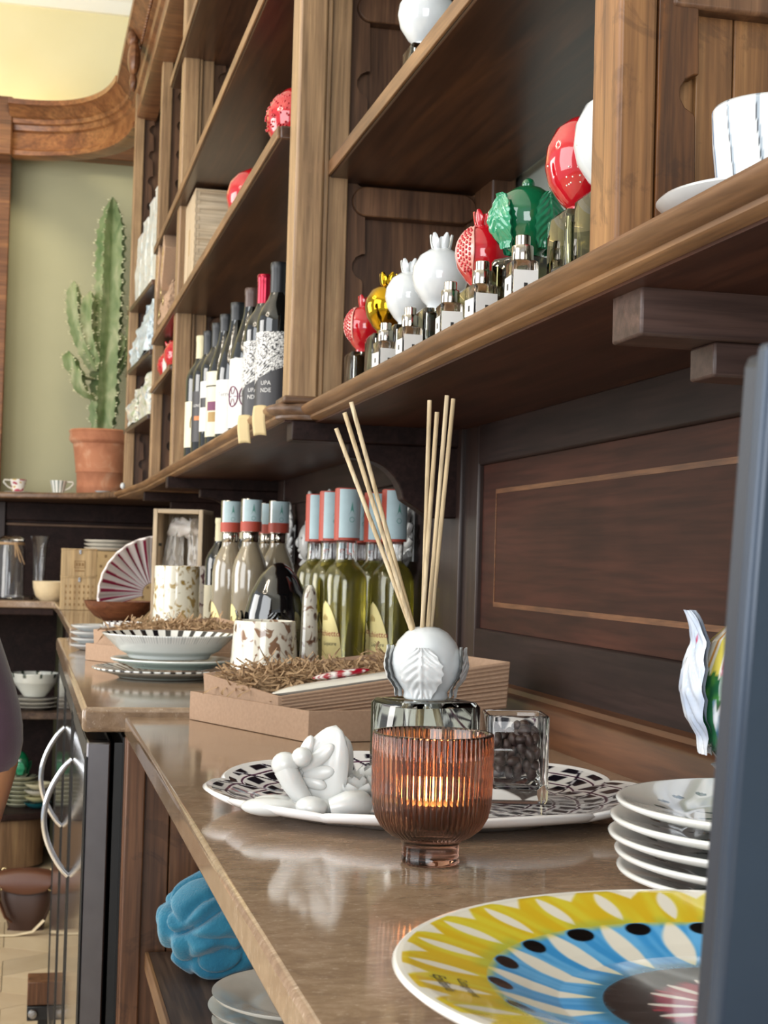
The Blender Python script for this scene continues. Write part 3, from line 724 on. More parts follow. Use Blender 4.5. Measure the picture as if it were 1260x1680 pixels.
# ---- scalloped black and white platter
PX, PY = 0.330, 1.222
def platter_fn(u, v):
    a = TAU*u
    lob = abs(cos(5*a+0.35))**0.5
    def edge(s): return s*(1-0.055*(1-lob))
    ax, ay = 0.186, 0.158
    prof = PL_PROF; k = v*(len(prof)-1); j = min(int(k), len(prof)-2); t = k-j
    s = prof[j][0]*(1-t)+prof[j+1][0]*t; z = prof[j][1]*(1-t)+prof[j+1][1]*t
    e = edge(s) if s > 0.6 else s*(1-0.055*(1-lob)*(max(0, s-0.3)/0.3))
    lift = 0.004*(lob-0.6)*max(0, (s-0.7)/0.3) if z > 0.003 else 0
    back = 0.010*max(0, (s-0.72)/0.28)*max(0, sin(a))**1.5
    return (e*ax*cos(a), e*ay*sin(a), z+lift+back)
PL_PROF = resample([(0, 0.0025), (0.60, 0.0025), (0.62, 0.0), (0.70, 0.0), (0.74, 0.003), (0.93, 0.0085), (0.99, 0.012), (1.0, 0.0155)], 24)+resample([(0.985, 0.0175), (0.96, 0.0160), (0.74, 0.0078), (0.66, 0.0068), (0.40, 0.0068)], 210)+resample([(0.395, 0.0068), (0.0, 0.0068)], 16)
def plaid(u, v):
    a = TAU*u; k = int(round(v*(len(PL_PROF)-1))); s = PL_PROF[k][0]
    wt = H('e9e6e4')
    if k < 25: return wt
    if s > 0.962: return wt
    n = 0.02*mnoise.noise(Vector((cos(a)*5, sin(a)*5, s*4)))
    # curved checks: rings by radius, rays that sweep in spirals
    ring = ((s+n)*7.2) % 1.0; ray = ((a*34/TAU)+1.5*s+n*3) % 1.0; ray2 = ((a*24/TAU)-3.0*s+n*3) % 1.0
    c = wt
    ed = lambda x, lo, hi, w_: smooth01((x-lo)/w_+0.5)*smooth01((hi-x)/w_+0.5)
    ring = ((s+n)*9.0) % 1.0
    blk = ed(ring, 0.30, 0.92, 0.10)*ed(ray, 0.06, 0.62, 0.10)
    c = mixc(wt, H('16151f'), blk)
    ln2 = ed(ray2, 0.0, 0.09, 0.05); c = mixc(c, H('241a2c') if blk < 0.5 else H('cfcdd2'), ln2)
    ln1 = ed(ring, 0.0, 0.10, 0.06); c = mixc(c, H('4a1f3c'), ln1)
    return c
pm = MB().grid(platter_fn, 760, 250, cu=True, cf=plaid)
pmo = pm.build('platter', M['vc'], smooth=180, fix=False); pmo.location = (PX, PY, WT)
tag(pmo, 'scalloped white platter with black and purple checks under the diffuser', 'platter')
PT = WT+0.0072

# ---- white ceramic figurine: pair of butterfly wings over roses
fg = thing('butterfly_ornament', 'matt white ceramic butterfly ornament over roses on the left of the platter', 'ornament', (0.222, 1.155, PT+0.003))
def petal(mb, base, d, w, l, t, upv=(0, 0, 1), cup=0.25, nu=10, nv=9, ridges=0, rd=0.0):
    d = Vector(d).normalized(); s = d.cross(Vector(upv)).normalized(); n = s.cross(d).normalized(); b = Vector(base)
    def top(u, v, sg):
        x = (u-0.5)*2; ww = w*math.sin(PI*min(1, 0.12+0.86*v))**0.6*0.5
        h = cup*l*v*v+0.15*w*x*x
        hh = t*0.5*(1-min(1, abs(x))**3)*(1-0.5*v)+rd*abs(sin(ridges*PI*u))*(1-x*x)*sin(PI*v)
        return b+s*(x*ww)+d*(l*v)+n*(h+sg*hh)
    mb.grid(lambda u, v: top(u, v, 1), nu, nv).grid(lambda u, v: top(1-u, v, -1), nu, nv)
def wing(mb, base, lean, w, h, yawa):
    # upright wing, rounded triangle, with raised pads
    Mx = Matrix.Translation(base) @ Matrix.Rotation(yawa, 4, 'Z') @ Matrix.Rotation(lean, 4, 'Y')
    def fn(sg):
        def f(u, v):
            x = (u-0.5)*2; ww = w*0.5*(1-v**2.0)**0.6*(1.04-0.06*v); e = (1-abs(x)**4)*(1-v**6)
            pad = 0.0016*max(0, sin(3*PI*(u+0.10*v)))**0.7*sin(PI*min(1, v*1.05))
            return Mx @ Vector((x*ww+0.008*v, sg*(0.0035*e**0.5+pad*e), h*v))
        return f
    mb.grid(fn(1), 26, 18).grid(lambda u, v: fn(-1)(1-u, v), 26, 18)
def wing_pads(mb, base, lean, w, h, yawa):
    Mx = Matrix.Translation(base) @ Matrix.Rotation(yawa, 4, 'Z') @ Matrix.Rotation(lean, 4, 'Y')
    for an, ln, wd in ((80, 0.62, 0.0052), (52, 0.70, 0.0060), (22, 0.62, 0.0058), (-4, 0.50, 0.0050)):
        d = Vector((cos(R(an)), 0, sin(R(an)))); L = ln*h*0.5 if an > 40 else ln*w*0.55
        c = Vector((-w*0.30, -0.0042, h*0.20))+d*(L*1.15)
        q = MB().ell((0, 0, 0), (L*0.82, 0.0030, wd), 18, 10, Matrix.Rotation(-R(an), 3, 'Y')); q.move(Mx @ Matrix.Translation(c)); mb.add(q.v, q.f)
wg = MB(); wing_pads(wg, (-0.004, 0.0, 0.012), R(10), 0.046, 0.056, R(-22)); wg.build('wing_relief', M['glaze_rose'], fg, smooth=80)
wg = MB(); wing(wg, (-0.004, 0.0, 0.012), R(10), 0.046, 0.056, R(-22))
wg.build('wing', M['glaze_rose'], fg, smooth=60)
wg = MB(); wing(wg, (0.006, 0.014, 0.010), R(14), 0.040, 0.048, R(10)); wg.build('wing', M['glaze_rose'], fg, smooth=60)
bd_ = MB().ell((-0.026, -0.006, 0.036), (0.0105, 0.009, 0.0095), 16, 10).ell((-0.014, -0.010, 0.042), (0.008, 0.007, 0.0075), 14, 8)
bd_.tube([(-0.026, -0.006, 0.033), (-0.020, -0.008, 0.022), (-0.010, -0.006, 0.008)], [0.009, 0.0085, 0.007], 12)
bd_.build('body', M['glaze_rose'], fg, smooth=80)
ls = MB()
ls.ell((-0.008, -0.022, 0.006), (0.0125, 0.011, 0.0085), 16, 10)
ls.ell((-0.038, -0.014, 0.0055), (0.022, 0.011, 0.007), 16, 10, Matrix.Rotation(R(-15), 3, 'Z')).ell((-0.032, 0.004, 0.006), (0.018, 0.009, 0.006), 14, 8)
ls.tube([(0.006, -0.024, 0.006), (0.018, -0.026, 0.009), (0.030, -0.020, 0.008), (0.036, -0.010, 0.006)], [0.007, 0.010, 0.0105, 0.007], 12)
ls.ell((0.03, -0.012, 0.004), (0.030, 0.014, 0.005), 16, 8).ell((0.0, 0.0, 0.004), (0.03, 0.022, 0.007), 16, 8)
ls.build('leaf_base', M['glaze_rose'], fg, smooth=80)
def rose(mb, c, s):
    c = Vector(c)
    mb.ell(c+Vector((0, 0, 0.010*s)), (0.008*s, 0.008*s, 0.011*s), 12, 8)
    for lay, (k, tilt, rr, w, l) in enumerate(((3, 70, 0.004, 0.018, 0.018), (5, 50, 0.008, 0.021, 0.020), (6, 22, 0.013, 0.023, 0.021))):
        for i in range(k):
            a = TAU*i/k+lay*0.5
            d = Vector((cos(a)*cos(R(tilt)), sin(a)*cos(R(tilt)), sin(R(tilt))))
            petal(mb, c+Vector((cos(a)*rr*s*0.5, sin(a)*rr*s*0.5, 0.004*s)), d, w*s, l*s, 0.003*s, (-cos(a), -sin(a), 1.2), 0.30)
for (x, y, z, s) in ((0.052, 0.026, 0.004, 1.05), (0.030, 0.004, 0.005, 0.85), (0.058, -0.002, 0.002, 0.7)):
    rb = MB(); rose(rb, (x, y, z), s); rb.build('rose', M['glaze_rose'], fg, smooth=60)

# ---- square jar with coffee beans
jr = thing('square_jar', 'small square clear glass jar half filled with coffee beans on the platter', 'jar', (0.4005, 1.222, PT), R(-11))
def sqr(h, r, z, n=6):
    p = []
    for (cx, cy, a0) in ((h-r, h-r, 0), (-h+r, h-r, 90), (-h+r, -h+r, 180), (h-r, -h+r, 270)):
        p += [(cx+r*cos(R(a0+90*i/(n-1))), cy+r*sin(R(a0+90*i/(n-1))), z) for i in range(n)]
    return p
def sq_vessel(mb, rings):
    vs = []; n = len(rings[0])
    for rg in rings: vs += rg
    fs = []
    for i in range(len(rings)-1):
        for k in range(n): fs.append((i*n+k, i*n+(k+1) % n, (i+1)*n+(k+1) % n, (i+1)*n+k))
    fs += [tuple(range(n-1, -1, -1)), tuple((len(rings)-1)*n+k for k in range(n))]
    return mb.add(vs, fs)
h = 0.026
sq_vessel(MB(), [sqr(h-0.002, 0.004, 0.0), sqr(h, 0.006, 0.003), sqr(h, 0.006, 0.0695), sqr(h-0.001, 0.005, 0.0712), sqr(h-0.0030, 0.004, 0.0712), sqr(h-0.0038, 0.0035, 0.069), sqr(h-0.0038, 0.0035, 0.016), sqr(h-0.008, 0.006, 0.0115)]).build('glass_body', M['glass'], jr, smooth=50)
bmesh_b = MB().grid(lambda u, v: (0.0058*cos(TAU*u)*sin(PI*v), 0.0041*sin(TAU*u)*sin(PI*v)-(0.0009 if abs(sin(TAU*u)+1) < 0.2 else 0), -0.0036*cos(PI*v)), 12, 8, cu=True).mesh('coffee_bean', M['coffee'], 180)
rb = random.Random(3); nb = 0; beans = []
for lay in range(7):
    for k in range(26):
        for tr_ in range(12):
            x, y = rb.uniform(-0.0165, 0.0165), rb.uniform(-0.0165, 0.0165); z = 0.0215+lay*0.0052+rb.uniform(0, 0.002)
            if z > 0.050+0.004*sin(x*200)+0.003*cos(y*150): continue
            if all((x-p[0])**2+(y-p[1])**2+((z-p[2])*1.2)**2 > 0.0064**2 for p in beans): beans.append((x, y, z)); break
for (x, y, z) in beans[:150]:
    o = bpy.data.objects.new('coffee_bean', bmesh_b); COL.objects.link(o); o.parent = jr; o.location = (x, y, z)
    o.rotation_euler = (rb.uniform(0, 6), rb.uniform(0, 6), rb.uniform(0, 6))

# ---- reed diffuser: glass cube, white bud stopper with leaves, seven reeds
def bud_mb(r, h, n=48, zb=0.0):
    return MB().lathe([(0.0, zb), (r*0.60, zb), (r*0.64, zb+0.002), (r*0.62, zb+h*0.10), (r*0.66, zb+h*0.13), (r*0.90, zb+h*0.30), (r, zb+h*0.48), (r*0.97, zb+h*0.62), (r*0.84, zb+h*0.79), (r*0.60, zb+h*0.92), (r*0.36, zb+h*0.985), (r*0.2, zb+h*1.0), (0.0, zb+h*1.0)], n)
BUDP = [(0.60, 0), (0.64, 0.03), (0.62, 0.10), (0.66, 0.13), (0.90, 0.30), (1.0, 0.48), (0.97, 0.62), (0.84, 0.79), (0.60, 0.92), (0.36, 0.985), (0.2, 1.0)]
def prof_r(P, z):
    for (r0, za), (r1, zb) in zip(P, P[1:]):
        if z <= zb: return r0+(r1-r0)*max(0, (z-za))/max(1e-6, zb-za)
    return P[-1][0]
def acanthus(r, h, a0, w=0.62, z0=0.06, z1=0.66, lobes=6, flare=0.16, P=BUDP):
    """carved leaf lying on a bud of radius r, tip curling outwards"""
    mb = MB()
    def surf(u, v, off):
        x = (u-0.5)*2
        e = (sin(PI*min(1, 0.10+0.86*v)))**0.55*(1-0.10*abs(sin(lobes*PI*v)))
        a = a0+x*w*e
        vein = 0.050*abs(sin(PI*lobes*(v+0.35*abs(x))))*min(1, abs(x)*4)*(1-abs(x)**3)
        mid = 0.075*math.exp(-(x/0.10)**2)
        zz = z0+(z1-z0)*v
        body = max(prof_r(P, zz), prof_r(P, min(0.5, max(zz, 0.3)))*0.80)
        body = body+0.07*sin(PI*min(1, v*1.02))+0.05*max(0, (v-0.88)/0.12)
        ruf = 0.014*sin(lobes*2*PI*v)*abs(x)**3
        rr = r*(body+0.030+flare*0.6*v**6+0.11*abs(x)**2.4*e+ruf)+off*r*(0.055+vein*1.35+mid)
        return (rr*cos(a), rr*sin(a), h*(z0+(z1-z0)*v))
    mb.grid(lambda u, v: surf(u, v, 1.0), 27, 34).grid(lambda u, v: surf(1-u, v, -0.7), 27, 34)
    return mb
df = thing('reed_diffuser', 'glass cube reed diffuser with white ceramic bud stopper and seven reeds', 'diffuser', (0.3275, 1.238, PT), R(14))
hh = 0.0352; HC = 0.080
sq_vessel(MB(), [sqr(hh-0.002, 0.004, 0.0), sqr(hh, 0.007, 0.003), sqr(hh, 0.007, HC-0.004), sqr(hh-0.003, 0.006, HC), sqr(0.013, 0.0128, HC), sqr(0.0118, 0.0116, HC-0.004), sqr(hh-0.0035, 0.007, HC-0.0045), sqr(hh-0.0035, 0.007, 0.008), sqr(hh-0.010, 0.008, 0.007)]).build('glass_cube', M['glass_thick'], df, smooth=50)
sq_vessel(MB(), [sqr(hh-0.0105, 0.007, 0.0072), sqr(hh-0.0034, 0.007, 0.0085), sqr(hh-0.0034, 0.007, 0.026)]).build('perfume', glass('perfume_liquid', 'f3efdf', 0, 1.34), df, smooth=50)
bud = bud_mb(0.0292, 0.060, 64, HC+0.0008).build('bud_stopper', M['glaze'], df, smooth=60)
for k in range(4):
    lv = acanthus(0.0292, 0.060, R(-112+90*k-14), 0.56, 0.045, 0.74, 6, 0.12); lv.v = [(x, y, z+HC) for x, y, z in lv.v]
    lv.build('leaf', M['glaze_matt'], bud, smooth=60)
tops = [(0.260, 1.233), (0.2485, 1.221), (0.2515, 1.212), (0.323, 1.224), (0.329, 1.2385), (0.336, 1.240), (0.3465, 1.2395)]
ry = [0.004, -0.006, 0.010, -0.010, 0.006, -0.004, 0.002]
ca, sa = cos(R(-14)), sin(R(-14))
for k, (tx, tz) in enumerate(tops):
    hx = 0.3215+(-0.006, -0.0085, -0.0075, 0.0, 0.003, 0.006, 0.0095)[k]; hz = 1.049
    top = Vector((tx, 1.238+ry[k]*3.0, tz)); hole = Vector((hx, 1.238+ry[k]*0.6, hz)); bot = hole+(hole-top).normalized()*0.118
    if bot.z < PT+0.013: bot = hole+(hole-top)*((hole.z-PT-0.013)/(top.z-hole.z))
    bot.x = max(0.308, min(0.347, bot.x))
    pts = [p-Vector((0.3275, 1.238, PT)) for p in (bot, hole, top)]
    pts = [Vector((p.x*ca-p.y*sa, p.x*sa+p.y*ca, p.z)) for p in pts]
    MB().tube(pts, 0.0019, 10).build('reed', M['reed'], df, smooth=50)

# ---- kraft boxes
def tray(name, P, hgt, wall, mat_out, label, cat, flute=False):
    pass
def walls(par, P, names=('front', 'right', 'back', 'left'), th=0.0022, mats=None, inner=None):
    """P: four bottom and four top corners, ccw from front left, world; makes bottom + four wall parts"""
    b = [Vector(p) for p in P[:4]]; t = [Vector(p) for p in P[4:]]; c = sum(b, Vector())/4
    ins = lambda p, k: p+((c-p).normalized()*th*1.5)*Vector((1, 1, 0))
    bi = [Vector((ins(p, 0).x, ins(p, 0).y, p.z)) for p in b]; ti = [Vector((ins(p, 0).x, ins(p, 0).y, p.z)) for p in t]
    MB().hexa([*bi, *[p+Vector((0, 0, 0.0018)) for p in bi]]).build('bottom', M['card'], par, world=True)
    for k in range(4):
        k2 = (k+1) % 4
        MB().hexa([b[k], b[k2], bi[k2], bi[k], t[k], t[k2], ti[k2], ti[k]]).build('side_wall', (mats or {}).get(names[k], M['card']), par, world=True, bevel=0.0005)
def shreds(par, o, ex, ey, n, zf, seed=1, length=0.05, spread=0.012, name='paper_shred'):
    rnd = random.Random(seed); mb = MB(); o = Vector(o); ex = Vector(ex); ey = Vector(ey)
    for i in range(n):
        u, v = rnd.random(), rnd.random(); p = o+ex*u+ey*v+Vector((0, 0, zf(u, v)+rnd.uniform(-spread*0.6, spread)))
        a = rnd.uniform(0, TAU); k1 = rnd.uniform(-60, 60); k2 = rnd.uniform(-70, 70); b = rnd.uniform(-0.4, 0.4); L = length*rnd.uniform(0.5, 1.1); st = L/7; wd = rnd.uniform(0.0009, 0.0016); tw = rnd.uniform(0, 3)
        pts = []; 
        for s in range(8):
            pts.append(p.copy()); a += k1*st; b += k2*st*0.7; b = max(-0.9, min(0.9, b)); p = p+Vector((cos(a)*cos(b), sin(a)*cos(b), sin(b)))*st
        vs, fs = [], []
        for s, q in enumerate(pts):
            d = (pts[min(s+1, 7)]-pts[max(s-1, 0)]).normalized(); nn = d.cross(Vector((sin(tw+s*0.3), 0.3, cos(tw+s*0.3)))).normalized()
            vs += [q-nn*wd, q+nn*wd]
            if s: fs.append((2*s-2, 2*s-1, 2*s+1, 2*s))
        mb.add(vs, fs)
    return tag(mb.build(name, M['straw'], par, world=True, smooth=0, fix=False), kind='stuff')
t1 = thing('kraft_tray', 'plain brown kraft card tray beneath the corrugated gift box', 'box', (0.310, 1.671, WT))
tc, tl_, tr_2 = Vector((0.310, 1.671, 0.9005)), Vector((0.205, 1.914, 0.9005)), Vector((0.540, 1.708, 0.9005)); tb = tl_+tr_2-tc
up35 = Vector((0, 0, 0.0345))
walls(t1, [tc, tr_2, tb, tl_]+[p+up35 for p in (tc, tr_2, tb, tl_)])
MB().box(-0.0004, 0.0016, 0.004, 0.006, 0.001, 0.033).build('corner_seam', M['card_in'], t1)
# corrugated gift box lying in the tray
gb = thing('gift_box', 'open corrugated kraft gift box of paper shreds holding a white ceramic spoon, in the tray', 'box', (0.289, 1.742, 0.9035))
P = [Vector(p) for p in ((0.289, 1.742, 0.9035), (0.548, 1.704, 0.9365), (0.478, 1.858, 0.9365), (0.222, 1.888, 0.9035), (0.286, 1.738, 0.945), (0.550, 1.700, 0.990), (0.480, 1.862, 0.994), (0.218, 1.892, 0.959))]
walls(gb, P, th=0.003)
# flutes on the front wall
fl_ = MB(); nfl = 11
nrm = (P[1]-P[0]).cross(Vector((0, 0, 1))).normalized()
for k in range(nfl):
    s = (k+0.6)/nfl; a = P[0].lerp(P[4], s)+nrm*0.0006; b = P[1].lerp(P[5], s)+nrm*0.0006
    fl_.tube([a.lerp(b, 0.015), a.lerp(b, 0.995)], 0.0015, 6)
fl_.build('front_flute', M['card'], gb, world=True, smooth=60); fl_ = [o for o in gb.children if o.name.startswith('front_flute')][0]; tag(fl_, kind='stuff')
fx = P[5]-P[4]; fy = P[7]-P[4]
MB().hexa([P[0]+Vector((0.01, 0.01, 0.004)), P[1]+Vector((-0.012, 0.012, 0.004)), P[2]+Vector((-0.012, -0.012, 0.004)), P[3]+Vector((0.012, -0.012, 0.004)), P[4]+Vector((0.01, 0.01, -0.014)), P[5]+Vector((-0.012, 0.012, -0.016)), P[6]+Vector((-0.012, -0.012, -0.016)), P[7]+Vector((0.012, -0.012, -0.014))]).build('shred_bed', M['straw'], gb, world=True)
shreds(gb, P[4]+fx*0.02+fy*0.30, fx*0.5, fy*0.66, 620, lambda u, v: -0.010+0.010*sin(PI*min(1, u*1.2+0.1)), 5, 0.030, 0.007)
shreds(gb, P[4]+fx*0.50+fy*0.45, fx*0.47, fy*0.5, 260, lambda u, v: -0.012+0.006*u, 6, 0.028, 0.006)
shreds(gb, P[4]+fx*0.02+fy*0.10, fx*0.95, fy*0.2, 40, lambda u, v: -0.013, 8, 0.02, 0.004)
rotm = Matrix.Rotation(math.atan2(fx.y, fx.x), 3, 'Z') @ Matrix.Rotation(-math.atan2(fx.z, Vector((fx.x, fx.y)).length), 3, 'Y')
sp_ = thing('ceramic_spoon', 'long white ceramic spoon with red and white handle lying in the corrugated gift box', 'spoon', P[4]+fx*0.45+fy*0.17+Vector((0, 0, -0.004)))
ms = MB()
def spoon(u, v, sg):
    x = -0.115+0.23*u; wd = 0.018+0.010*smooth01((u-0.45)/0.3); wd *= (1-abs(2*u-1)**6)**0.5
    y = (v-0.5)*2*wd; e = 1-abs((v-0.5)*2)**2.5
    return rotm @ Vector((x, y, sg*0.007*e*(1-abs(2*u-1)**8)+0.002*abs(v-0.5)))
ms.grid(lambda u, v: spoon(u, v, 1), 40, 12).grid(lambda u, v: spoon(u, 1-v, -1), 40, 12)
ms.build('bowl_part', M['glaze_warm'], sp_, smooth=80)
mh = MB().ell((-0.035, 0.012, 0.010), (0.034, 0.009, 0.0045), 26, 12, rotm, cf if False else None) if False else MB()
def redspot(a, b):
    return H('eeeae6') if mnoise.noise(Vector((a*3.0, b*5, 0.5))) > 0.12 else H('a3132a')
mh.grid(lambda u, v: rotm @ Vector((-0.030+0.034*sin(PI*(v*0.998+0.001))*cos(TAU*u), 0.010+0.010*sin(PI*(v*0.998+0.001))*sin(TAU*u), 0.011-0.0045*cos(PI*v))), 48, 20, cu=True, cf=lambda u, v: redspot(sin(PI*v)*cos(TAU*u)*2, sin(TAU*u)))
mh.build('handle_inlay', M['vc'], sp_, smooth=180)

# ---- navy till monitor seen from behind, near the camera
mo = thing('till_monitor', 'dark navy till monitor tilted back at the right edge of the worktop', 'monitor', (0.387, 0.405, WT))
MT = Matrix.Rotation(R(7), 4, 'X')
mbm = MB().box(-0.200, 0.22, -0.012, 0.010, 0.050, 0.260); mbm.move(MT); mbm.build('screen_case', M['navy'], mo, bevel=0.004)
mbm = MB().box(-0.2035, 0.2235, -0.0135, -0.006, 0.0475, 0.2625); mbm.move(MT); mbm.build('bezel', M['navy_edge'], mo, bevel=0.002)
mbm = MB().box(-0.19, 0.21, 0.0101, 0.0106, 0.06, 0.250); mbm.move(MT); mbm.build('screen', M['blackp'], mo)
MB().box(-0.02, 0.02, -0.016, 0.004, 0.006, 0.12).build('stand_post', M['navy'], mo, bevel=0.003)
MB().lathe([(0, 0), (0.07, 0), (0.072, 0.003), (0.07, 0.006), (0, 0.008)], 40).build('stand_foot', M['navy'], mo)

# ---- painted bud ornament on a stand, half hidden by the monitor
pr = thing('painted_bud', 'hand-painted ceramic bud with yellow and white stripes behind the navy monitor', 'ornament', (0.522, 1.045, WT))
MB().lathe([(0, 0), (0.034, 0), (0.036, 0.004), (0.022, 0.010), (0.018, 0.03), (0.020, 0.052), (0.026, 0.058), (0, 0.060)], 40).build('stand', M['glaze'], pr)
def pbud(a, r, z, i):
    k = (a*9/TAU) % 1.0; n = mnoise.noise(Vector((a*8, z*90, 2)))
    zz = z-0.06
    if zz < 0.045+0.012*n: return mixc(H('d9dde2'), H('2b6f9a'), smooth01(n*2)) if (a*7/TAU) % 1 < 0.5 else H('2a6a45')
    if zz < 0.066+0.01*n: return mixc(H('1e5638'), H('4d8a3f'), smooth01(0.5+n*1.5))
    c = H('ece8da')
    if k < 0.28: c = H('d9c95a')
    elif 0.34 < k < 0.42: c = H('b0405a')
    elif 0.75 < k < 0.84: c = H('d79a4a')
    return c
MB().lathe([(r, z) for r, z in resample([(0.0, 0.0605), (0.020, 0.0605), (0.032, 0.075), (0.0395, 0.092), (0.041, 0.108), (0.038, 0.128), (0.028, 0.150), (0.014, 0.163), (0.0, 0.167)], 60)], 160, cf=pbud).build('bud', M['vc'], pr, smooth=180)
for k in range(3):
    lv = acanthus(0.041, 0.107, R(172+120*k), 0.62, 0.06, 1.04, 5, 0.34); lv.v = [(x, y, z+0.06) for x, y, z in lv.v]
    def lc(v):
        n = mnoise.noise(Vector((v[0]*60, v[1]*60, v[2]*50)))
        return mixc(H('dfe4ea'), H('b9c6dc'), smooth01(0.5+n)) if n < 0.42 or v[2] < 0.13 else H('b0486a')
    lv.c = [lc(v) for v in lv.v]
    lv.build('leaf', M['vc'], pr, smooth=70)

# ================================================================== lower shelf under the near worktop
SH = 0.6185
tw = MB()
def towel(u, v):
    a = TAU*u; b = PI*(v*0.98+0.01)
    d = Vector((0.072*sin(b)*cos(a), 0.075*sin(b)*sin(a), -0.062*cos(b)))
    q = d*10.5
    n1_ = mnoise.noise(q+Vector((4, 2, 1))); n2_ = mnoise.noise(q*1.9+Vector((9, 3, 5)))
    e1, e2, e3 = Vector((0.75, 0.2, 0.62)), Vector((-0.6, 0.45, 0.66)), Vector((-0.2, -0.87, 0.4))
    p = Vector((d.dot(e1)*9+0.6*n1_, d.dot(e2)*30, d.dot(e3)*24)); p2 = Vector((d.dot(e2)*10+5, d.dot(e1)*26+0.8*n1_, d.dot(e3)*20))
    fa = 1-min(1, abs(mnoise.noise(p))*3.0); fb = 1-min(1, abs(mnoise.noise(p2))*3.4)
    d = d*(1.02+0.15*n1_-0.19*fa**2.2-0.13*fb**2.5+0.02*n2_)
    z = d.z+0.058
    if z < 0.0005+0.002*n2_: z = 0.0005
    return Vector((d.x, d.y, z))
tw.grid(towel, 150, 90, cu=True)
tw.ell((0, 0, 0.03), (0.03, 0.03, 0.02), 10, 8)
to = tw.build('cleaning_cloth', M['towel'], smooth=180); to.location = (0.236, 1.80, SH)
tag(to, 'crumpled bright blue cleaning cloth on the shelf below the worktop', 'cloth')
lpl = MB().lathe(resample([(0, 0.002), (0.05, 0.002), (0.053, 0), (0.058, 0), (0.061, 0.003), (0.092, 0.011), (0.098, 0.0145), (0.0965, 0.0165), (0.068, 0.009), (0.058, 0.0055), (0, 0.005)], 40), 96).mesh('side_plate', M['glaze_warm'], 60)
for k, nm in enumerate(('bottom', 'middle', 'top')):
    o = bpy.data.objects.new('side_plate', lpl); COL.objects.link(o); o.location = (0.292+(0.004, 0, 0.003)[k], 1.555+(0, 0.002, -0.002)[k], SH+0.0145*k)
    tag(o, 'plain white plate, %s of the three beside the blue cloth' % nm, 'plate', 'plain plates on the lower shelf')
dk = MB().lathe([(0, 0), (0.03, 0), (0.05, 0.02), (0.055, 0.045), (0.052, 0.045), (0.047, 0.022), (0.028, 0.004), (0, 0.004)], 48).build('black_bowl', M['black']); dk.location = (0.245, 1.245, SH)
tag(dk, 'black glazed bowl on the lower shelf at the bottom edge', 'bowl')

# ================================================================== things on the raised worktop
RT = 0.9114
def bowl_like(name, prof, loc, label, cat, cf, n=240, m_=120, group=None, mat='vc'):
    o = MB().lathe(resample(prof, m_), n, cf=cf).build(name, M[mat], smooth=180, fix=False); o.location = loc
    return tag(o, label, cat, group)
def edgestripe(a, r, z, i, rmin=0.072, n=44):
    if i > 58 and r > rmin: return H('17161a') if (a*n/TAU) % 1 < 0.42 and mnoise.noise(Vector((a*30, r*60, 0))) > -0.25 else H('dfe2e0')
    return H('aab3ad') if i < 50 else H('cdd2cd')
bowl_like('dinner_plate', [(0, 0.003), (0.06, 0.003), (0.064, 0), (0.070, 0), (0.074, 0.003), (0.107, 0.0115), (0.1125, 0.0145), (0.1115, 0.0163), (0.080, 0.0085), (0.07, 0.006), (0, 0.006)], (0.219, 2.430, RT), 'grey-green dinner plate with dark dashes, lowest under the black-rimmed bowl', 'plate', edgestripe)
def greenish(a, r, z, i): return H('9aa8a0') if i < 60 else (H('e3e6e2') if r > 0.088 else H('a9b4ad'))
bowl_like('dinner_plate', [(0, 0.003), (0.055, 0.003), (0.058, 0), (0.064, 0), (0.068, 0.003), (0.094, 0.0105), (0.097, 0.0135), (0.096, 0.0155), (0.072, 0.0085), (0.062, 0.006), (0, 0.006)], (0.232, 2.438, RT+0.0152), 'smaller grey-green plate with white rim, between dinner plate and black-rimmed bowl', 'plate', greenish)
def bowlstripe(a, r, z, i):
    if i > 62 and r > 0.070: return H('15141a') if (a*30/TAU) % 1 < 0.40 else H('e8e8e4')
    if r > 0.094 and i > 44: return H('dfe0de') if (a*150/TAU) % 1 < 0.6 else H('b9bdbd')
    return H('d3d6d4') if i < 64 else H('e2e4e0')
bowl_like('rimmed_bowl', [(0, 0.003), (0.050, 0.003), (0.054, 0), (0.062, 0), (0.066, 0.006), (0.078, 0.012), (0.096, 0.029), (0.1045, 0.0375), (0.1030, 0.0392), (0.088, 0.0275), (0.070, 0.014), (0.055, 0.010), (0, 0.009)], (0.226, 2.435, RT+0.0302), 'white bowl with black stripes round its rim, on top of grey-green plates', 'bowl', bowlstripe, 480)
# spattered mug, tall spattered piece and black bud
def cup_mb(r0, r1, h, th=0.003):
    return MB().lathe([(0, 0.003), (r0*0.85, 0.003), (r0*0.9, 0), (r0, 0.0015), (r0, 0.004), (r1, h-0.001), (r1-th*0.5, h), (r1-th, h-0.001), (r0-th, 0.007), (0, 0.006)], 64)
sm = thing('spattered_mug', 'cream mug with brown spatter glaze in front of the black bud', 'mug', (0.352, 2.275, RT))
cup_mb(0.052, 0.046, 0.098).build('body', M['spat_brown'], sm)
hd = MB(); hd.tube([(0.010, 0.046+0.028*sin(PI*t), 0.022+0.055*t) for t in [i/14 for i in range(15)]], 0.0055, 10); hd.build('handle', M['spat_brown'], sm)
ts = thing('spoon_rest', 'narrow brown-spattered ceramic piece standing on edge between black bud and bottles', 'spoon rest', (0.420, 2.275, RT), R(20))
def rest(sg):
    def f(u, v):
        h = 0.152*v; wd = 0.016*(1-0.35*v)*(1-max(0, (v-0.86)/0.14)**2*0.85)**0.5; x = (u-0.5)*2
        return (x*wd, sg*(0.010*(1-0.6*x*x))*(1-0.4*v)+0.004*v, h)
    return f
